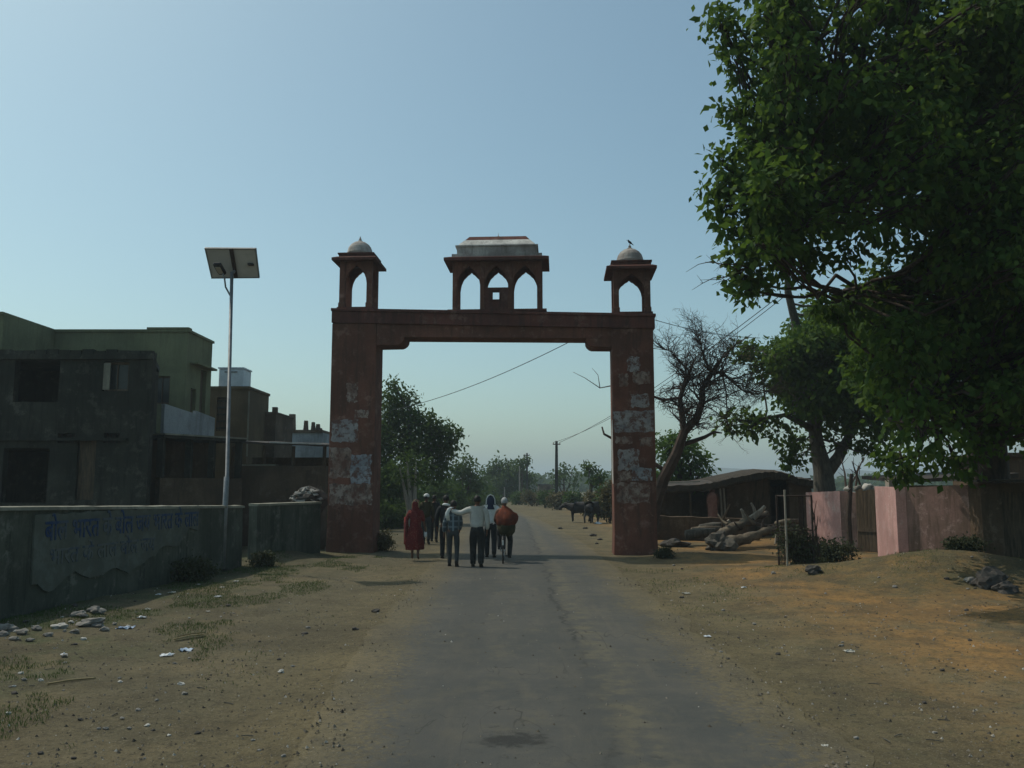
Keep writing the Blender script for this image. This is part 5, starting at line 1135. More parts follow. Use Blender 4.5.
# ================= small things on the ground =================
def logs():
    g = 'x'
    # big fallen trunk with its broken branch stubs
    Y = 28.0; t = thing('fallen_trunk', 'long pale fallen tree trunk with broken branch stubs lying before the hut', 'log', (7.6, Y, 0)); mb = MB()
    P_ = [W(x, y, d) for x, y, d in ((716, 540, 27.2), (727, 533, 27.6), (741, 524, 28.2), (753, 518, 28.8), (766, 513, 29.4))]
    mb.tube([P_[0].lerp(P_[-1], i/16)+(P_[2]-P_[0].lerp(P_[-1], .5))*(1-abs(i/8-1)) for i in range(17)], [.20-.006*i for i in range(17)], 14, True, .9)
    mb.build('trunk', M['log'], t, smooth=True); mb = MB()
    for (a, b, r0) in (((753, 518), (765, 506), .11), ((745, 520), (741, 509), .08), ((731, 530), (728, 520), .09), ((756, 516), (751, 503), .06), ((748, 519), (758, 511), .07)):
        A_, B_ = W(*a, 28.4), W(*b, 28.3); mb = MB(); mb.tube([A_, A_.lerp(B_, .6)+Vector((.03, 0, 0)), B_], [r0, r0*.8, r0*.5], 7); mb.build('branch_stub', M['palewood'], t)  # pale tone puts the sunlight on the stubs into their colour
    t = thing('root_end', 'second thick dark log lying under the long pale fallen trunk', 'log', (8, 27, 0)); mb = MB()
    P_ = [W(x, y, d) for x, y, d in ((722, 546, 26.6), (738, 541, 26.9), (756, 534, 27.3), (775, 528, 27.8))]
    for p in P_: p.z = max(p.z, .15)
    mb.tube([P_[0].lerp(P_[-1], i/14) for i in range(15)], [.21-.008*i for i in range(15)], 14, True, .9); mb.build('trunk', M['log'], t, smooth=True)
    mb = MB(); mb.blob(P_[0]+Vector((-.1, 0, 0)), (.40, .36, .30), .5, 3, 3); mb.build('root_ball', M['bark_grey'], t)
    r4 = random.Random(44)
    for i in range(13):
        x0_, y0_ = r4.uniform(722, 770), r4.uniform(516, 540); an = r4.uniform(-.2, 2.6); L_ = r4.uniform(10, 24); A_ = W(x0_, y0_, 28+r4.uniform(-.5, .8)); B_ = W(x0_+L_*math.cos(an), y0_-L_*.7*math.sin(an), 28+r4.uniform(-.8, .8)); A_.z = max(.06, A_.z); B_.z = max(.06, B_.z)
        mb = MB(); mb.tube([A_, A_.lerp(B_, .5)+Vector((0, 0, r4.uniform(-.08, .12))), B_], [.05, .038, .015], 6, True, .5); tag(mb.build('branch', M['log' if i % 2 else 'bark_dead'], None, origin=tuple(A_)), 'crooked dead branch tangled among the fallen trunk and root end', 'branch', 'dead branches around the fallen trunk')
    for i, (x0, y0, x1, y1, r_) in enumerate(((686, 535, 716, 532, .16), (692, 531, 722, 529, .12), (700, 528, 728, 525, .12), (776, 524, 800, 521, .10), (779, 528, 803, 526, .08))):
        A_, B_ = W(x0, y0, 29+.2*i), W(x1, y1, 29+.2*i); A_.z = max(A_.z, r_*.9); B_.z = max(B_.z, r_*.9); mb = MB(); mb.tube([A_, A_.lerp(B_, .5)+Vector((0, .1, .02)), B_], [r_, r_*1.05, r_*.8], 9)
        o = mb.build('log', M['log' if i % 2 else 'bark_grey'], None, smooth=True, origin=tuple(A_)); tag(o, ('weathered log lying on the ground to the left of the fallen trunk' if i < 3 else 'thin log on the ground between the fallen trunk and the tree guard'), 'log', ('logs left of the fallen trunk' if i < 3 else 'thin logs near the tree guard'))
    r2 = random.Random(6)
    for i in range(9):
        p = W(r2.uniform(775, 806), 521, 29.5+r2.uniform(-.4, .4)); h = r2.uniform(.25, .45); mb = MB(); mb.tube([(p.x, p.y, -.05), (p.x+r2.uniform(-.05, .05), p.y, h)], [.05, .035], 6)
        o = mb.build('stake', M['palewood'], None, origin=(p.x, p.y, 0)); tag(o, 'short pale stake standing in the ground behind the tree guard', 'stake', 'short stakes behind the tree guard')
logs()
# tree guard
def tree_guard():
    c0, c1 = W(785.5, 572, 19.5), W(812, 572, 19.5); zt = W(798, 495, 19.5).z; x0, x1 = c0.x, c1.x; y0, y1 = 19.35, 19.95
    t = thing('tree_guard', 'rusty square metal tree guard standing in front of the far pink wall', 'tree guard', ((x0+x1)/2, 19.6, 0)); mb = MB()
    cor = [(x0, y0), (x1, y0), (x1, y1), (x0, y1)]
    for i, (x, y) in enumerate(cor):
        mb = MB(); mb.box((x-.018, y-.018, -.1), (x+.018, y+.018, zt+(.12 if i == 0 else 0))); mb.build('post', M['rust' if i else 'palewood'], t)
    mb = MB()
    for z in (.12, .62, 1.0, zt-.02):
        for i in range(4):
            a, b = Vector((*cor[i], z)), Vector((*cor[(i+1) % 4], z)); mb.tube([a, b], .014, 5)
    mb.build('rail', M['rust'], t); mb = MB()
    for i in range(4):
        a, b = Vector((*cor[i], 0)), Vector((*cor[(i+1) % 4], 0))
        for k in range(1, 9):
            q = a.lerp(b, k/9); mb.tube([q+Vector((0, 0, .02)), q+Vector((0, 0, .98))], .005, 4)
        for k in range(1, 9):
            z = .11*k+.01; mb.tube([a+Vector((0, 0, z)), b+Vector((0, 0, z))], .004, 4)
    mb.build('wire_mesh', M['rust'], t)
    mb = MB(); xm = (x0+x1)/2; mb.box((xm-.012, y0-.03, .9), (xm+.07, y0-.02, zt-.04)); mb.build('slat', M['rust'], t)
    mb = MB(); r2 = random.Random(2)
    for k in range(4): mb.tube([(x1+.03+.05*k, y0+.1, .4), (x1+.02+r2.uniform(0, .12), y0+.1, 1.1), (x1+r2.uniform(-.02, .18), y0+.1, zt+r2.uniform(-.5, 0))], [.018, .014, .006], 5)
    o = mb.build('thorn_branch', M['bark_dead'], None, origin=(x1+.1, y0+.1, .4)); tag(o, 'thin dark thorn branches leaning on the right side of the tree guard', 'branch')
    zt_ = .25; 
tree_guard()
# green painted milestone by the left pillar
p = G(335, 549); ms = thing('milestone', 'small dark green rounded stone block at the foot of the left gate pillar', 'milestone', (p.x, p.y, 0)); mb = MB()
ol = [(-.24, -.1), (.24, -.1), (.25, .36), (.20, .50), (.10, .57), (-.10, .57), (-.20, .50), (-.25, .36)]
mb.loft([[(p.x+a, y, b) for a, b in ol] for y in (p.y-.13, p.y+.13)]); mb.build('stone', M['stone_green'], ms, bevel=.02)
mb = MB(); mb.blob((p.x, p.y, .0), (.42, .28, .09), .2, 8, 2); mb.build('footing', M['stone'], ms)
# stones and litter; p given by photo position on the ground
def on_ground(px, py):
    z = 0
    for _ in range(25): q = G(px, py, z); z = z*.5+hgt(q.x, q.y)*.5
    q.z = hgt(q.x, q.y); return q
def rock(px, py, w_px, label, group=None, m='stone', k=.55, name='stone', seed=None, z=0):
    q = on_ground(px, py); s = w_px*q.y/F/2; mb = MB(); mb.blob((q.x, q.y, q.z+s*k*.5+z), (s, s*.8, s*k), .3, seed if seed is not None else int(px*13+py), 3 if w_px > 13 else 2)
    return tag(mb.build(name, M[m], None, origin=tuple(q)), label, 'stone', group)
rock(92, 626, 24, 'largest pale oblong stone at the foot of the painted wall', m='stone', k=.4)
rock(60, 628, 14, 'second palest stone left of the largest oblong one under the wall', m='stone_pale', k=.4)
gA = 'grey stones in a row under the painted wall'
for px, py, w_ in ((6, 631, 16), (22, 634, 12), (36, 630, 10), (48, 636, 9), (75, 633, 9), (104, 631, 10), (14, 640, 9), (30, 641, 8), (2, 636, 12), (80, 617, 14), (95, 613, 15)): rock(px, py, w_, 'grey stone in the row along the foot of the painted wall', gA)
gB = 'pebbles scattered over the left bank'; r2 = random.Random(31)
for i in range(70):
    px, py = r2.uniform(-5, 330), r2.uniform(590, 760)
    if px > 300 and py > 700: continue
    rock(px, py, r2.choice((2.5, 3, 4, 5, 6)), 'small pebble on the dirt between the painted wall and the road', gB, r2.choice(('stone', 'stone', 'stone_dark', 'stone_pale')), .6, 'pebble')
gC = 'pebbles scattered over the right verge'
for i in range(60):
    py = r2.uniform(562, 762); q = r2.uniform(655, 1020)
    if q < 600+(py-560)*1.25: continue
    rock(q, py, r2.choice((2, 3, 3, 4, 5)), 'small pebble on the bare dirt right of the road', gC, r2.choice(('stone', 'stone_dark', 'stone')), .6, 'pebble')
gD = 'dark clods along the gate line'
for px, py, w_ in ((376, 612, 8), (355, 630, 7), (305, 634, 6), (585, 529, 5), (560, 529, 5), (593, 536, 7), (600, 540, 5), (597, 544, 4)): rock(px, py, w_, 'dark clod of earth on the verge near the gateway', gD, 'stone_dark', .5, 'clod')
rock(990, 586, 30, 'dark red-brown boulder on the right slope of the dirt mound', m='stone_dark', k=.7, name='boulder')
rock(1006, 592, 20, 'smaller dark stone leaning against the boulder on the mound', m='stone_dark', k=.6)
rock(970, 582, 12, 'pale stone left of the dark boulder on the mound', m='stone', k=.6)
rock(814, 573, 16, 'dark stone at the right foot of the tree guard', m='stone_dark', k=.6)
rock(258, 545, 14, 'pale broken stone lying in the gap of the left wall', m='stone_pale', k=.5, z=.25); rock(256, 553, 12, 'lower pale stone in the gap of the left wall', m='stone_pale', k=.5)
rock(675, 547, 26, 'low dark earth hump beside the shadow of the right pillar', m='stone_dark', k=.35, name='hump')
def scrap(px, py, w_px, label, m='plastic_white', group=None, name='litter', seed=0):
    """crumpled scrap of sheet plastic or paper"""
    q = on_ground(px, py); s = w_px*q.y/F/2; r3 = random.Random(int(px*31+py)+seed); n = 6; vs = []; fs = []
    for j in range(n+1):
        for i in range(n+1):
            u, v = i/n*2-1, j/n*2-1; e = 1-.25*r3.random(); vs.append((q.x+u*s*e+r3.gauss(0, s*.08), q.y+v*s*.8*e+r3.gauss(0, s*.08), q.z+.008+abs(r3.gauss(0, s*.28))*(1-.5*max(abs(u), abs(v)))))
    fs = [(j*(n+1)+i, j*(n+1)+i+1, (j+1)*(n+1)+i+1, (j+1)*(n+1)+i) for j in range(n) for i in range(n)]
    mb = MB(); mb.add(vs, fs); mb.add([(a, b, c-.004) for a, b, c in vs], [f[::-1] for f in fs])
    return tag(mb.build(name, M[m], None, origin=tuple(q)), label, 'litter', group)
scrap(186, 651, 14, 'pale blue plastic scrap in front of a clump of straw on the left bank', 'plastic_blue'); scrap(167, 656, 12, 'white and dark scrap just left of the pale blue plastic', 'plastic_white')
scrap(125, 629, 16, 'flattened white and blue scrap near the stone row under the wall', 'plastic_blue'); scrap(142, 618, 9, 'small white scrap farther along the foot of the painted wall', 'plastic_white')
scrap(849, 652, 11, 'lone white paper scrap on the open dirt to the right', 'paper'); scrap(744, 588, 6, 'small bright scrap on the right verge nearest the tree guard', 'plastic_white')
scrap(707, 637, 7, 'small white scrap in the dark soil patch beside the road', 'plastic_white'); scrap(825, 747, 7, 'pale scrap close to the road at the bottom right', 'paper'); scrap(686, 594, 8, 'scrap of paper on the right verge below the pillar shadow', 'paper')
scrap(598, 524, 8, 'white scrap among the clods behind the right gate pillar', 'plastic_white')
gE = 'small litter along the left wall'
for px, py in ((212, 535), (190, 561), (222, 588), (236, 582), (218, 597), (198, 585), (172, 593), (158, 595), (208, 612), (64, 655), (148, 610)): scrap(px, py+8 if py < 570 else py, r2.uniform(4, 7), 'tiny pale litter scrap on the weedy ground by the left wall', r2.choice(('plastic_white', 'paper')), gE)
for a, b, lab in (((50, 685), (98, 679), 'thin yellow straw stalk lying on the left bank near the bottom'), ((176, 641), (206, 636), 'short clump of yellow straw behind the pale blue plastic')):
    A_, B_ = on_ground(*a), on_ground(*b); mb = MB()
    for k in range(5 if 'clump' in lab else 2):
        o_ = Vector((r2.uniform(-.03, .03), r2.uniform(-.05, .05), .012+.01*k)); mb.tube([A_+o_, A_.lerp(B_, .5)+o_+Vector((0, r2.uniform(-.03, .03), .01)), B_+o_], .006 if k else .009, 5)
    o = mb.build('straw', M['straw'], None, origin=tuple(A_)); tag(o, lab, 'straw')
# sticks
gF = 'dry twigs scattered on the dirt'
for i in range(16):
    px, py = (r2.uniform(0, 300), r2.uniform(600, 755)) if i % 2 else (r2.uniform(820, 1020), r2.uniform(600, 755))
    q = on_ground(px, py); a_ = r2.uniform(0, 3.14); L_ = r2.uniform(.05, .14); d = Vector((math.cos(a_), math.sin(a_), 0))*L_; mb = MB(); mb.tube([q+Vector((0, 0, .01)), q+d*.5+Vector((0, .004, .012)), q+d+Vector((0, 0, .01))], .005, 4)
    tag(mb.build('twig', M['bark_grey'], None, origin=tuple(q)), 'short dry twig lying on the bare dirt', 'twig', gF)

# ================= poles and wires =================
def pole(name, label, px, pyb, pyt, Y, m, r_=.13, arm=True):
    a, b = W(px, pyb, Y), W(px, pyt, Y); t = thing(name, label, 'pole', (a.x, Y, 0)); mb = MB()
    mb.loft([[(a.x-r_, Y-r_*.7, -.3), (a.x+r_, Y-r_*.7, -.3), (a.x+r_, Y+r_*.7, -.3), (a.x-r_, Y+r_*.7, -.3)], [(b.x-r_*.6, Y-r_*.5, b.z), (b.x+r_*.6, Y-r_*.5, b.z), (b.x+r_*.6, Y+r_*.5, b.z), (b.x-r_*.6, Y+r_*.5, b.z)]]); mb.build('shaft', M[m], t)
    if arm:
        mb = MB(); mb.box((b.x-.32, Y-.16, b.z-.32), (b.x+.32, Y-.08, b.z-.24)); ar = mb.build('crossarm', M['rust'], t)
        for s in (-.27, .27):
            mb = MB(); mb.lathe((b.x+s, Y-.12, b.z-.24), [(.03, 0), (.045, .03), (.03, .06), (.045, .09), (.015, .12)], 8); mb.build('insulator', M['palewood'], ar)
    return b
tp1 = pole('power_pole', 'nearer concrete power pole with a short crossarm right of the lane', 556.5, 510, 441, 72, 'concrete', .17)
tp2 = pole('power_pole', 'farther dark power pole rising from the bushy tree', 527, 508, 453, 100, 'concrete', .15)
pole('wooden_post', 'pale plain post left of the farther power pole', 519.5, 508, 466, 96, 'palewood', .10, False)
pole('wooden_post', 'short pale post in front of the bushy tree right of the cyclist', 504.5, 510, 487, 80, 'palewood', .08, False)
def wire(a, b, sag, label, r_=.012, n=24):
    a, b = Vector(a), Vector(b); mb = MB(); mb.tube([a.lerp(b, i/n)-Vector((0, 0, sag*4*(i/n)*(1-i/n))) for i in range(n+1)], r_, 5)
    tag(mb.build('power_wire', M['wire'], None, origin=tuple(a)), label, 'wire')
e1 = W(782, 294, 30.4)
wire(tp1+Vector((.27, -.12, -.12)), e1, .5, 'upper power wire from the nearer pole up into the forked tree', .016)
wire(tp1+Vector((-.27, -.12, -.12)), e1+Vector((.05, .1, -.12)), .75, 'lower power wire from the nearer pole up into the forked tree', .014)
wire(W(392, 410, 43.5), W(600, 326, 27.4), .35, 'thin wire rising from the left trees to the back of the gateway beam', .014)
wire(W(655, 320, 26.0), W(760, 338, 30.5), .12, 'thin wire from the right end of the gateway to the forked tree', .011)
# far houses
def far_house(name, label, px0, px1, pyt, Y, m, dep=4):
    a, b = W(px0, pyt, Y), W(px1, pyt, Y); t = thing(name, label, 'house', ((a.x+b.x)/2, Y, 0)); w_ = b.x-a.x
    mb = MB(); hole_wall(mb, a.x, b.x, -.1, a.z-.12, Y, .2, [(a.x+w_*.12, a.x+w_*.3, .02, 2.0), (a.x+w_*.55, a.x+w_*.75, .9, 1.8)]); mb.box((a.x, Y+.2, -.1), (a.x+.2, Y+dep, a.z-.12)); mb.box((b.x-.2, Y+.2, -.1), (b.x, Y+dep, a.z-.12)); mb.box((a.x, Y+dep, -.1), (b.x, Y+dep+.2, a.z-.12)); mb.build('wall', M[m], t)
    mb = MB(); mb.box((a.x-.2, Y-.25, a.z-.118), (b.x+.2, Y+dep+.3, a.z+.04)); mb.build('roof', M['tin'], t)
    mb = MB(); mb.box((a.x+w_*.12+.01, Y+.1, .03), (a.x+w_*.3-.01, Y+.14, 1.98)); mb.build('door', M['wood'], t)
far_house('far_house', 'small brown flat-roofed house far down the lane between the two power poles', 538.5, 553.5, 484.3, 135, 'mud')
far_house('far_house', 'tiny pale house at the road bend behind the walkers', 480, 487.5, 480, 190, 'roof_white')

# ================= people and animals =================
def hand(wrist, dirv, m, parent_mesh_nodes): pass
def ring_xy(c, rx, ry, z, n=20, fold=0, ph=0, fr=7, rot=0):
    out = []
    for k in range(n):
        a = 2*math.pi*k/n; q = 1+fold*math.sin(fr*a+ph)+fold*.5*math.sin(13*a+2*ph)
        out.append(Vector((c[0]+rx*q*math.cos(a), c[1]+ry*q*math.sin(a), z)))
    return out
class P_:
    """a person seen mostly from behind; local frame at the feet, facing +Y (turn = rotation about Z)"""
    def __init__(s, x, y, label, h=1.7, turn=0, z=0, stride=.25, lsh=None, rsh=None, skin_m='skin', sh=.20, lean=0, seat=None):
        s.h = h/1.7; s.t = thing('person', label, 'person', (x, y, z)); s.x, s.y, s.z, s.turn = x, y, z, turn
        s.sh = sh
        hipz = .92
        J = {}
        if seat is None:
            J['hipL'] = (-.09, 0, .90); J['hipR'] = (.09, 0, .90)
            J['kneeL'] = (-.10, stride*.45+.04, .49); J['kneeR'] = (.10, -stride*.25+.05, .49)
            J['ankL'] = (-.10, stride*.55, .09); J['ankR'] = (.10, -stride*.75, .12)
            J['toeL'] = (-.11, stride*.55+.17, .035); J['toeR'] = (.11, -stride*.75+.16, .04)
        else: J.update(seat)
        J['pel'] = (0, 0, .95); J['wai'] = (0, .01+lean*.2, 1.08); J['chest'] = (0, lean*.6, 1.30); J['neckb'] = (0, lean*.9, 1.42); J['neck'] = (0, .01+lean, 1.49); J['head'] = (0, .02+lean, 1.60); J['crown'] = (0, .01+lean, 1.66)
        if seat: 
            pz = seat['hipL'][2]+.04; dz = pz-.95
            for k in ('pel', 'wai', 'chest', 'neckb', 'neck', 'head', 'crown'): a = J[k]; J[k] = (a[0], a[1]+seat.get('dy', 0), a[2]+dz)
        z1 = J['neckb'][2]-.03; yc = J['neckb'][1]
        J['shL'] = (-sh+.02, yc, z1); J['shR'] = (sh-.02, yc, z1)
        l = lsh or ((-sh-.05, yc-.05, z1-.28), (-sh-.04, yc+.03, z1-.53)); r = rsh or ((sh+.05, yc-.05, z1-.28), (sh+.04, yc+.03, z1-.53))
        J['elL'], J['wrL'] = l; J['elR'], J['wrR'] = r
        s.J = {k: Vector(v)*s.h for k, v in J.items() if k != 'dy'}
        s.body(skin_m)
    def w(s, v):
        a = s.turn; v = Vector(v); return Vector((s.x+v.x*math.cos(a)-v.y*math.sin(a), s.y+v.x*math.sin(a)+v.y*math.cos(a), s.z+v.z))
    def body(s, m):
        J = s.J; nd = []; ed = []; ix = {}
        def add(k, p, r, par=None):
            ix[k] = len(nd); nd.append((s.w(p), r*s.h if not hasattr(r, '__len__') else tuple(q*s.h for q in r)))
            if par is not None: ed.append((ix[par], ix[k]))
        add('pel', J['pel'], (.13, .10)); add('wai', J['wai'], (.12, .09), 'pel'); add('chest', J['chest'], (.145, .10), 'wai'); add('neckb', J['neckb'], (.09, .07), 'chest'); add('neck', J['neck'], .052, 'neckb')
        add('jaw', J['neck'].lerp(J['head'], .45)+Vector((0, .015, 0)), (.062, .072), 'neck'); add('head', J['head'], (.074, .092), 'jaw'); add('crown', J['crown'], (.062, .078), 'head')
        for S in 'LR':
            add('sh'+S, J['sh'+S], .056, 'neckb'); add('el'+S, J['el'+S], .040, 'sh'+S); add('wr'+S, J['wr'+S], .026, 'el'+S)
            d = (J['wr'+S]-J['el'+S]).normalized(); add('pa'+S, J['wr'+S]+d*.055*s.h, (.034, .018), 'wr'+S)
            sx = -1 if S == 'L' else 1; side = d.cross(Vector((0, 1, 0))); side = side.normalized() if side.length > .2 else Vector((0, 0, 1))
            fwd = side.cross(d).normalized()
            for q in range(4):
                o = fwd*(.028-.0187*q); L1 = (.045, .052, .048, .038)[q]; add('f%d%s' % (q, S), J['wr'+S]+(d*.095+o*1.0)*s.h, .0095, 'pa'+S); add('g%d%s' % (q, S), J['wr'+S]+(d*(.095+L1)+o*1.1-side*sx*.012)*s.h, .008, 'f%d%s' % (q, S))
            add('th'+S, J['wr'+S]+(d*.05+fwd*.045)*s.h, .010, 'pa'+S); add('tt'+S, J['wr'+S]+(d*.085+fwd*.055)*s.h, .008, 'th'+S)
            add('hi'+S, J['hip'+S], .085, 'pel'); add('th_'+S, J['hip'+S].lerp(J['knee'+S], .4), .078, 'hi'+S); add('kn'+S, J['knee'+S], .054, 'th_'+S); add('ca'+S, J['knee'+S].lerp(J['ank'+S], .35), .052, 'kn'+S); add('an'+S, J['ank'+S], .034, 'ca'+S); add('to'+S, J['toe'+S], (.038, .024), 'an'+S)
        s.b = skin('body', nd, ed, M[m], s.t, 0, 1)
        # face: nose, eyes, ears
        hd = J['head']; mb = MB()
        mb.tube([s.w(hd+Vector((0, .085, .02))*s.h), s.w(hd+Vector((0, .112, -.018))*s.h), s.w(hd+Vector((0, .09, -.03))*s.h)], [.010, .016, .012], 7)
        for q in (-1, 1): mb.blob(s.w(hd+Vector((q*.077, -.005, -.005))*s.h), (.012, .02, .03), .05, 3, 1)
        mb.build('ear_and_nose', M[m], s.t)
        mb = MB()
        for q in (-1, 1): mb.blob(s.w(hd+Vector((q*.03, .086, .012))*s.h), (.012, .006, .007), 0, 2, 1)
        mb.build('eye', M['hair'], s.t)
        mb = MB(); mb.blob(s.w(hd+Vector((0, .088, -.052))*s.h), (.022, .008, .006), 0, 2, 1); mb.build('mouth', M['sari'], s.t)
    def hair(s, m='hair', bun=False):
        hd = s.J['head']; bm = bmesh.new(); bmesh.ops.create_uvsphere(bm, u_segments=20, v_segments=14, radius=1); mb = MB(); vs = []
        keep = {}
        for v in bm.verts:
            c = v.co; 
            p = hd+Vector((c.x*.090, c.y*.106-.008, c.z*.112+.030))*s.h; vs.append(s.w(p))
        fs = [[v.index for v in f.verts] for f in bm.faces if (f.calc_center_median().z > .05-(.55 if f.calc_center_median().y < .25 else 0) and not (f.calc_center_median().y > .6 and f.calc_center_median().z < .45))]; bm.free()
        mb.add(vs, fs); mb.build('hair', M[m], s.t, smooth=True)
    def trousers(s, m, r=1.0, name='trousers'):
        J = s.J; nd = []; ed = []; 
        def a(p, rr_, par=None): nd.append((s.w(p), tuple(q*s.h for q in rr_) if hasattr(rr_, '__len__') else rr_*s.h)); 
        a(J['wai'].lerp(J['pel'], .35), (.145, .11)); a(J['pel']-Vector((0, 0, .02)), (.155, .125)); ed.append((0, 1))
        for S in 'LR':
            n0 = len(nd); a(J['hip'+S]+Vector((0, 0, -.03)), .108*r); a(J['hip'+S].lerp(J['knee'+S], .5), .100*r); a(J['knee'+S], .082*r); a(J['knee'+S].lerp(J['ank'+S], .5), .076*r); a(J['ank'+S]+Vector((0, 0, .03)), .068*r); a(J['ank'+S]+Vector((0, .01, -.035)), .066*r)
            ed.append((1, n0)); ed += [(n0+i, n0+i+1) for i in range(5)]
        o = skin(name, nd, ed, M[m], s.t, 1, 1)
        for S in 'LR':
            mb = MB(); A_, B_ = J['ank'+S], J['toe'+S]
            mb.loft([[s.w(A_+(B_-A_)*t+Vector((wd*c_*.05, 0, -.02+hh))) for c_, hh in ((-1, -.03), (1, -.03), (.8, .02*hh_), (-.8, .02*hh_))] for t, wd, hh_ in ((-.35, .7, 2.5), (.1, .85, 3), (.6, 1.0, 1.2), (1.15, .7, .4))])
            mb.build('shoe', M['shoe'], s.t, smooth=False)
    def shirt(s, m, hem=.88, sleeve=1.0, r=1.0, name='shirt'):
        J = s.J; nd = []; ed = []
        def a(p, rr_): nd.append((s.w(p), tuple(q*s.h*r for q in rr_) if hasattr(rr_, '__len__') else rr_*s.h*r))
        a(J['pel']+Vector((0, 0, hem-.95))*s.h, (.165, .125)); a(J['wai'], (.160, .118)); a(J['chest'], (.185, .125)); a(J['neckb']-Vector((0, 0, .03)), (.115, .08)); a(J['neck']-Vector((0, 0, .025)), (.066, .062))
        ed += [(0, 1), (1, 2), (2, 3), (3, 4)]
        for S in 'LR':
            n0 = len(nd); a(J['sh'+S], .078); a(J['sh'+S].lerp(J['el'+S], .5), .070); a(J['el'+S], .062); ed += [(3, n0), (n0, n0+1), (n0+1, n0+2)]
            if sleeve > .6: a(J['el'+S].lerp(J['wr'+S], .5), .055); a(J['el'+S].lerp(J['wr'+S], .95), .046); ed += [(n0+2, n0+3), (n0+3, n0+4)]
        return skin(name, nd, ed, M[m], s.t, 2, 1)
    def drape(s, name, m, prof, fold=.05, fr=7, ph=0, n=40):
        """cloth lofted round the body: prof = (z, cx, cy, rx, ry)"""
        mb = MB(); mb.loft([[s.w(v)*1+Vector((1, .6, .5))*(.045*mn.noise(Vector((v.x*5+ph, v.y*5, v.z*3.5)))+.03*mn.noise(Vector((v.x*14, v.y*14, v.z*5)))) for v in ring_xy((cx*s.h, cy*s.h), rx*s.h, ry*s.h, z*s.h, n, fold*(1.6-min(1, z)), ph+z*1.5, fr)] for z, cx, cy, rx, ry in prof], True)
        return mb.build(name, M[m], s.t, smooth=True)
    def hood(s, m, name='headcloth', k=1.0):
        hd = s.J['head']; mb = MB(); rg = []
        for z, rx, ry, cy in ((-.26, .135, .11, -.02), (-.18, .11, .10, -.03), (-.10, .105, .105, -.03), (0, .100, .112, -.028), (.06, .098, .112, -.02), (.10, .085, .10, -.012), (.13, .055, .07, -.01), (.145, .015, .02, -.01)):
            ring_ = []
            for q in range(22):
                a_ = math.pi*(1.0)+math.pi*q/21; a_ = math.pi*.92+(math.pi*1.16)*q/21
                ring_.append(s.w(hd+Vector((rx*k*math.cos(a_), cy+ry*k*math.sin(a_)+(.05 if z > .08 else 0), z))*s.h))
            rg.append(ring_)
        outer = rg; 
        mb.loft(rg, False, False)
        for r_ in rg: pass
        mb.loft([[v+Vector((0, .004, -.006)) for v in r_] for r_ in rg], False, False)
        return mb.build(name, M[m], s.t, smooth=True)
# red sari woman
q = G(415, 560); pw = P_(q.x, q.y, 'woman in a patterned red sari and headcloth walking at the left edge of the lane', 1.58, stride=.26, lsh=((-.27, -.05, 1.13), (-.24, .12, 1.0)), rsh=((.25, -.03, 1.10), (.29, .03, .86)), sh=.185)
pw.shirt('sari', .95, .5, .98, 'blouse')
pw.drape('sari', 'sari', [(.30, -.02, -.02, .235, .19), (.32, -.02, -.02, .25, .20), (.5, -.05, -.02, .255, .20), (.66, -.04, -.01, .25, .20), (.85, -.01, -.01, .21, .17), (.98, .0, 0, .165, .14), (1.15, .01, 0, .175, .14), (1.28, .01, -.01, .185, .13), (1.38, 0, -.01, .15, .11), (1.45, 0, -.01, .085, .08), (1.48, 0, 0, .06, .07)], .10, 5)
pw.hair(); pw.hood('sari', k=1.02)
mb = MB(); hd = pw.J['head']; mb.tube([pw.w(hd+Vector((x, -.125+.02*abs(x)*8, z))*pw.h) for x, z in ((-.105, -.09), (-.10, .02), (-.06, .10), (0, .135), (.06, .10), (.10, .02), (.105, -.09))], .011, 6); mb.build('sari_border', M['straw'], pw.t)
mb = MB(); mb.loft([[pw.w(Vector((x, y, z))) for x, y, z in ((-.30, -.10, zz_), (-.24, -.16, zz_), (-.18, -.10, zz_), (-.24, -.06, zz_))] for zz_ in (.42, .6, .9, 1.15)]); mb.build('sari_end', M['sari'], pw.t, smooth=True)
mb = MB(); mb.blob(pw.w(pw.J['wrR']+Vector((0, .02, -.12))), (.045, .05, .09), .15, 5, 2); o = mb.build('bag', M['plastic_white'], None, smooth=True, origin=tuple(pw.w(pw.J['wrR']))); tag(o, 'small white plastic bag in the right hand of the woman in red', 'bag')
# youth in blue checked shirt
q = G(453, 567); pb = P_(q.x, q.y, 'slim youth in a dark blue checked shirt and grey trousers under the outstretched arm', 1.60, stride=.18, lsh=((-.23, -.03, 1.12), (-.24, .0, .88)), rsh=((.20, .03, 1.14), (.16, .15, .95)), sh=.175)
pb.trousers('trouser_grey', .85); pb.shirt('plaid', .84, 1, .97); pb.hair()
mb = MB(); J = pb.J
pts = [J['neckb']+Vector((-.13, -.06, -.20)), J['neckb']+Vector((-.15, -.09, -.02)), J['neckb']+Vector((-.09, -.10, .10)), J['neckb']+Vector((-.02, -.10, .13))]
mb.loft([[pb.w(p+Vector((dx, dy, 0))) for dx, dy in ((-.05, 0), (.05, -.02), (.05, .02), (-.05, .04))] for p in pts]); mb.build('scarf', M['white_cloth'], pb.t, smooth=True)
# man in pale shirt, left arm across the youth's shoulders
q = G(477, 567.5); pm = P_(q.x, q.y-.02, 'man in pale grey shirt and black trousers, left arm stretched over the youth', 1.72, stride=.14, lsh=((-.40, .03, 1.30), (-.66, .10, 1.37)), rsh=((.25, .0, 1.12), (.24, .06, .88)), sh=.225)
pm.trousers('trouser', 1.12); pm.shirt('shirt', .90, 1, 1.13); pm.hair()
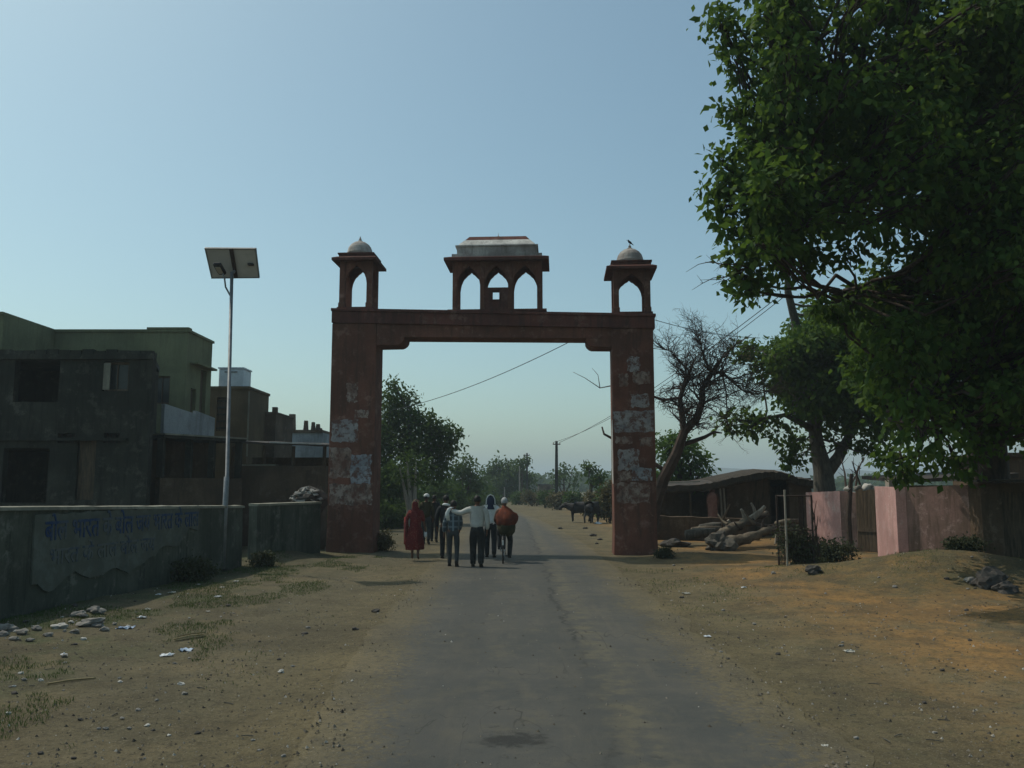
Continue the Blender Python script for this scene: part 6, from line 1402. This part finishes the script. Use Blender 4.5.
# cyclist
q = G(503, 564); cx_, cy_ = q.x, q.y
seat = {'hipL': (-.10, .02, .90), 'hipR': (.10, .02, .90), 'kneeL': (-.14, .36, .76), 'kneeR': (.16, .30, .58), 'ankL': (-.13, .24, .42), 'ankR': (.14, .16, .20), 'toeL': (-.13, .38, .38), 'toeR': (.14, .30, .16), 'dy': 0}
pc = P_(cx_+.03, cy_+.30, 'person in a rust orange shawl riding a bicycle beside the walkers', 1.66, sh=.20, seat=seat, lean=.08, lsh=((-.26, .12, 1.12), (-.22, .34, 1.03)), rsh=((.28, .12, 1.12), (.24, .34, 1.03)))
pc.trousers('dark_cloth', .95); pc.hair('hair_grey')
pc.drape('shawl', 'shawl', [(.98, .03, .0, .20, .18), (1.02, .04, .0, .255, .21), (1.10, .045, 0, .275, .23), (1.20, .05, .02, .285, .22), (1.28, .045, .03, .255, .19), (1.35, .03, .045, .20, .16), (1.41, .01, .055, .14, .12), (1.46, 0, .065, .085, .09), (1.51, 0, .07, .06, .07)], .07, 5)
pc.drape('wrap', 'olive_cloth', [(.70, .05, .02, .10, .10), (.74, .05, .02, .16, .15), (.82, .05, .0, .215, .19), (.94, .05, .0, .24, .20), (1.06, .05, 0, .22, .18)], .10, 6)
def bicycle(x, y):
    t = thing('bicycle', 'black roadster bicycle under the cyclist in the orange shawl', 'bicycle', (x, y, 0)); r_ = .33; yr, yf = y, y+1.08
    for nm, yy in (('wheel', yr), ('wheel', yf)):
        mb = MB(); mb.torus((x, yy, r_+.01), (1, 0, 0), r_, .019, 36, 8); wl_ = mb.build('wheel', M['rubber'], t, smooth=True)
        mb = MB(); mb.torus((x, yy, r_+.01), (1, 0, 0), r_-.028, .010, 36, 6); mb.build('rim', M['chrome'], wl_, smooth=True)
        mb = MB(); mb.tube([(x-.05, yy, r_+.01), (x+.05, yy, r_+.01)], .022, 10)
        for k in range(18): a = 2*math.pi*k/18; mb.tube([(x+(.03 if k % 2 else -.03), yy, r_+.01), (x, yy+math.cos(a)*(r_-.03), r_+.01+math.sin(a)*(r_-.03))], .0022, 3)
        mb.build('spokes', M['chrome'], wl_)
        mb = MB(); mb.loft([[(x+dx, yy+math.cos(a)*(r_+d), r_+.01+math.sin(a)*(r_+d)) for dx, d in ((-.032, .028), (0, .045), (.032, .028), (0, .036))] for a in [R(20+10*k) for k in range(16)]], True); mb.build('mudguard', M['black'], t)
    bb = (x, y+.47, .29); st = (x, y+.30, .82); hdn = (x, y+.86, .80)
    mb = MB()
    for a, b in ((bb, st), (st, hdn), (bb, (x, y+.89, .68)), ((x-.05, yr, r_), bb), ((x+.05, yr, r_), bb), ((x-.05, yr, r_), (x, y+.31, .78)), ((x+.05, yr, r_), (x, y+.31, .78)), (hdn, (x, y+.93, .64)), ((x-.045, y+.93, .64), (x-.045, yf, r_)), ((x+.045, y+.93, .64), (x+.045, yf, r_)), ((x-.045, y+.93, .64), (x+.045, y+.93, .64)), (hdn, (x, y+.84, .95))): mb.tube([a, b], .014, 8)
    mb.build('frame', M['black'], t, smooth=True)
    mb = MB(); mb.tube([(x-.27, y+.62, .98), (x-.24, y+.72, 1.0), (x-.10, y+.84, .97), (x+.10, y+.84, .97), (x+.24, y+.72, 1.0), (x+.27, y+.62, .98)], .012, 8); mb.build('handlebar', M['chrome'], t, smooth=True)
    mb = MB(); mb.loft([[(x-.10, y+.20, .86), (x+.10, y+.20, .86), (x+.09, y+.20, .90), (x-.09, y+.20, .90)], [(x-.09, y+.32, .86), (x+.09, y+.32, .86), (x+.08, y+.32, .91), (x-.08, y+.32, .91)], [(x-.02, y+.46, .87), (x+.02, y+.46, .87), (x+.02, y+.46, .90), (x-.02, y+.46, .90)]]); mb.build('saddle', M['shoe'], t, bevel=.01)
    mb = MB(); 
    for dx in (-.07, 0, .07): mb.tube([(x+dx, y-.20, .73), (x+dx, y+.26, .73)], .007, 5)
    mb.tube([(x-.07, y-.2, .73), (x+.07, y-.2, .73)], .007, 5); mb.tube([(x-.07, y-.1, .73), (x-.055, yr, r_)], .006, 5); mb.tube([(x+.07, y-.1, .73), (x+.055, yr, r_)], .006, 5); mb.build('carrier', M['black'], t)
    for s, zc in ((-1, .12), (1, -.12)):
        mb = MB(); mb.tube([(x+s*.05, bb[1], bb[2]), (x+s*.08, bb[1]+.02, bb[2]+zc)], .012, 6); cr = mb.build('crank', M['chrome'], t)
        mb = MB(); mb.box((x+s*.10-.045, bb[1]-.03, bb[2]+zc-.014), (x+s*.10+.045, bb[1]+.06, bb[2]+zc+.014)); mb.build('pedal', M['black'], cr)
    mb = MB(); mb.torus((x+.055, bb[1], bb[2]), (1, 0, 0), .085, .008, 22, 5); mb.build('chainring', M['chrome'], t)
    mb = MB(); mb.box((x-.02, y-.375, .50), (x+.02, y-.365, .62)); mb.build('reflector', M['white_cloth'], t)
bicycle(cx_, cy_)
# person with white and blue headcloth between the man and the cyclist
pe = W(490.5, 560, 24.0); p5 = P_(pe.x, 24.0, 'person in a white shirt and white-edged navy headcloth behind the pale-shirted man', 1.70, stride=.2)
p5.trousers('dark_cloth', 1.0); p5.shirt('white_cloth', .88, 1, 1.05); p5.hair(); p5.hood('navy', k=1.15)
mb = MB(); hd = p5.J['head']; mb.tube([p5.w(hd+Vector((x, -.12+.3*abs(x), z))) for x, z in ((-.125, -.12), (-.115, .02), (-.07, .11), (0, .145), (.07, .11), (.115, .02), (.125, -.12))], .016, 6); mb.build('headcloth_border', M['white_cloth'], p5.t)
# person behind the youth
pe = W(445.5, 560, 23.6); p6 = P_(pe.x, 23.6, 'dark-clothed person with a white neckcloth walking ahead of the checked-shirt youth', 1.70, stride=.25)
p6.trousers('dark_cloth', 1.0); p6.shirt('dark_cloth', .86, 1, 1.0); p6.hair()
mb = MB(); J = p6.J; mb.torus(p6.w(J['neckb']+Vector((.03, -.02, .03))), (.2, .3, 1), .10, .035, 22, 8); mb.build('neckcloth', M['white_cloth'], p6.t, smooth=True)
# two far walkers
pe = W(426, 540, 30); p7 = P_(pe.x, 30, 'far walker in a pale cap just right of the woman in red', 1.66, stride=.3)
p7.trousers('trouser_grey', 1.0); p7.shirt('olive_cloth', .80, 1, 1.05); p7.hair()
mb = MB(); hd = p7.J['head']; mb.lathe(p7.w(hd+Vector((0, -.005, .03))), [(.100, 0), (.104, .04), (.085, .10), (.03, .125)], 18); mb.build('cap', M['white_cloth'], p7.t, smooth=True)
pe = W(434, 540, 31); p8 = P_(pe.x, 31, 'far bareheaded walker in dark clothes between the capped walker and the youth', 1.62, stride=.3)
p8.trousers('dark_cloth', 1.0); p8.shirt('dark_cloth', .80, 1, 1.0); p8.hair()
# villager on the hut porch
pe = W(712.5, 510, 33.4); p9 = P_(pe.x, 33.4, 'villager in dusty pink clothes standing on the hut porch', 1.58, turn=R(150), z=.38, stride=.05, sh=.19)
p9.drape('dress', 'villager', [(.12, 0, 0, .20, .17), (.5, 0, 0, .21, .17), (.9, 0, 0, .20, .16), (1.1, 0, 0, .20, .15), (1.30, 0, 0, .205, .14), (1.40, 0, 0, .15, .12), (1.47, 0, 0, .06, .07)], .07); p9.hair(); p9.hood('villager', k=1.12)

def buffalo(x, y, ang, label, k=1.0, graze=False):
    t = thing('buffalo', label, 'buffalo', (x, y, 0)); ca, sa = math.cos(ang), math.sin(ang)
    def w(p): return Vector((x+(p[0]*ca-p[1]*sa)*k, y+(p[0]*sa+p[1]*ca)*k, p[2]*k))
    nd = []; ed = []; ix = {}
    def a(n, p, r_, par=None):
        ix[n] = len(nd); nd.append((w(p), tuple(q*k for q in r_) if hasattr(r_, '__len__') else r_*k))
        if par: ed.append((ix[par], ix[n]))
    a('belly', (0, 0, .86), (.36, .40)); a('chest', (.45, 0, .92), (.30, .38), 'belly'); a('rump', (-.50, 0, .98), (.29, .33), 'belly'); a('tailb', (-.72, 0, 1.05), .14, 'rump')
    hz = .55 if graze else 1.0
    a('neck', (.76, 0, 1.0), (.18, .25), 'chest'); a('poll', (1.02, 0, hz+.08), (.12, .14), 'neck'); a('face', (1.20, 0, hz-.06), (.10, .10), 'poll'); a('muzzle', (1.34, 0, hz-.20), (.085, .075), 'face')
    for s, S in ((-1, 'L'), (1, 'R')):
        a('fs'+S, (.45, s*.17, .74), .13, 'chest'); a('fk'+S, (.47, s*.18, .42), .075, 'fs'+S); a('ff'+S, (.45, s*.18, .12), .05, 'fk'+S); a('fh'+S, (.48, s*.18, .04), .065, 'ff'+S)
        a('hs'+S, (-.50, s*.18, .78), .15, 'rump'); a('hk'+S, (-.40, s*.19, .60), .10, 'hs'+S); a('ho'+S, (-.62, s*.19, .40), .062, 'hk'+S); a('hf'+S, (-.58, s*.19, .12), .048, 'ho'+S); a('hh'+S, (-.55, s*.19, .04), .065, 'hf'+S)
    skin('body', nd, ed, M['hide'], t, 0, 2)
    for s in (-1, 1):
        mb = MB(); mb.tube([w((1.0, s*.10, hz+.18)), w((.94, s*.26, hz+.20)), w((.80, s*.36, hz+.24)), w((.66, s*.32, hz+.34))], [.05*k, .045*k, .032*k, .01*k], 8); mb.build('horn', M['horn'], t, smooth=True)
        mb = MB(); mb.blob(w((.99, s*.22, hz+.06)), (.05*k, .10*k, .04*k), .1, 2, 1); mb.build('ear', M['hide'], t)
    mb = MB(); mb.tube([w((-.80, 0, 1.06)), w((-.88, .02, .8)), w((-.86, .03, .48)), w((-.87, .03, .36))], [.035*k, .022*k, .018*k, .035*k], 7); mb.build('tail', M['hide'], t)
pe = W(580, 520, 47); buffalo(pe.x, 47, R(172), 'black buffalo standing side-on on the verge beyond the right gate pillar', .86)
pe = W(591, 520, 46); buffalo(pe.x, 45.5, R(60), 'second black buffalo turned away, overlapping the side-on buffalo', .9, True)

def gravel():
    n = 34000; vs = []; fs = []; r5 = random.Random(5)
    for _ in range(n):
        y = 5.2+14*r5.random()**1.7; x = r5.uniform(-8.2, 10.5)
        if y < 21 and x < wx(y)+.1: continue
        c_, hw = road_c(y); dd = abs(x-c_)
        if dd < hw-.35 and r5.random() > .10: continue
        if mn.noise(Vector((x*.8, y*.8, 3))) < r5.uniform(-.5, .25): continue
        s = .005+.016*r5.random()**3; z = hgt(x, y)+s*.25; k = len(vs); a_ = r5.uniform(0, 3)
        if dd < hw: z += .02
        for q in range(4): t = a_+q*1.57+r5.uniform(-.3, .3); vs.append((x+s*math.cos(t)*r5.uniform(.7, 1.3), y+s*math.sin(t)*r5.uniform(.7, 1.3), z-s*.4))
        vs.append((x+r5.uniform(-.3, .3)*s, y+r5.uniform(-.3, .3)*s, z+s*r5.uniform(.5, .9)))
        fs += [(k, k+1, k+4), (k+1, k+2, k+4), (k+2, k+3, k+4), (k+3, k, k+4)]
    n_ = N('mixed_gravel'); g = n_.new('ShaderNodeNewGeometry'); col = n_.ramp(g.outputs['Random Per Island'], [(0, (.05, .042, .034)), (.5, (.13, .108, .08)), (.85, (.22, .19, .15)), (1, (.42, .40, .36))])
    me = bpy.data.meshes.new('gravel'); me.from_pydata(vs, [], fs); me.materials.append(n_.end(col, .95)); link(me, 'gravel')['kind'] = 'stuff'
gravel()
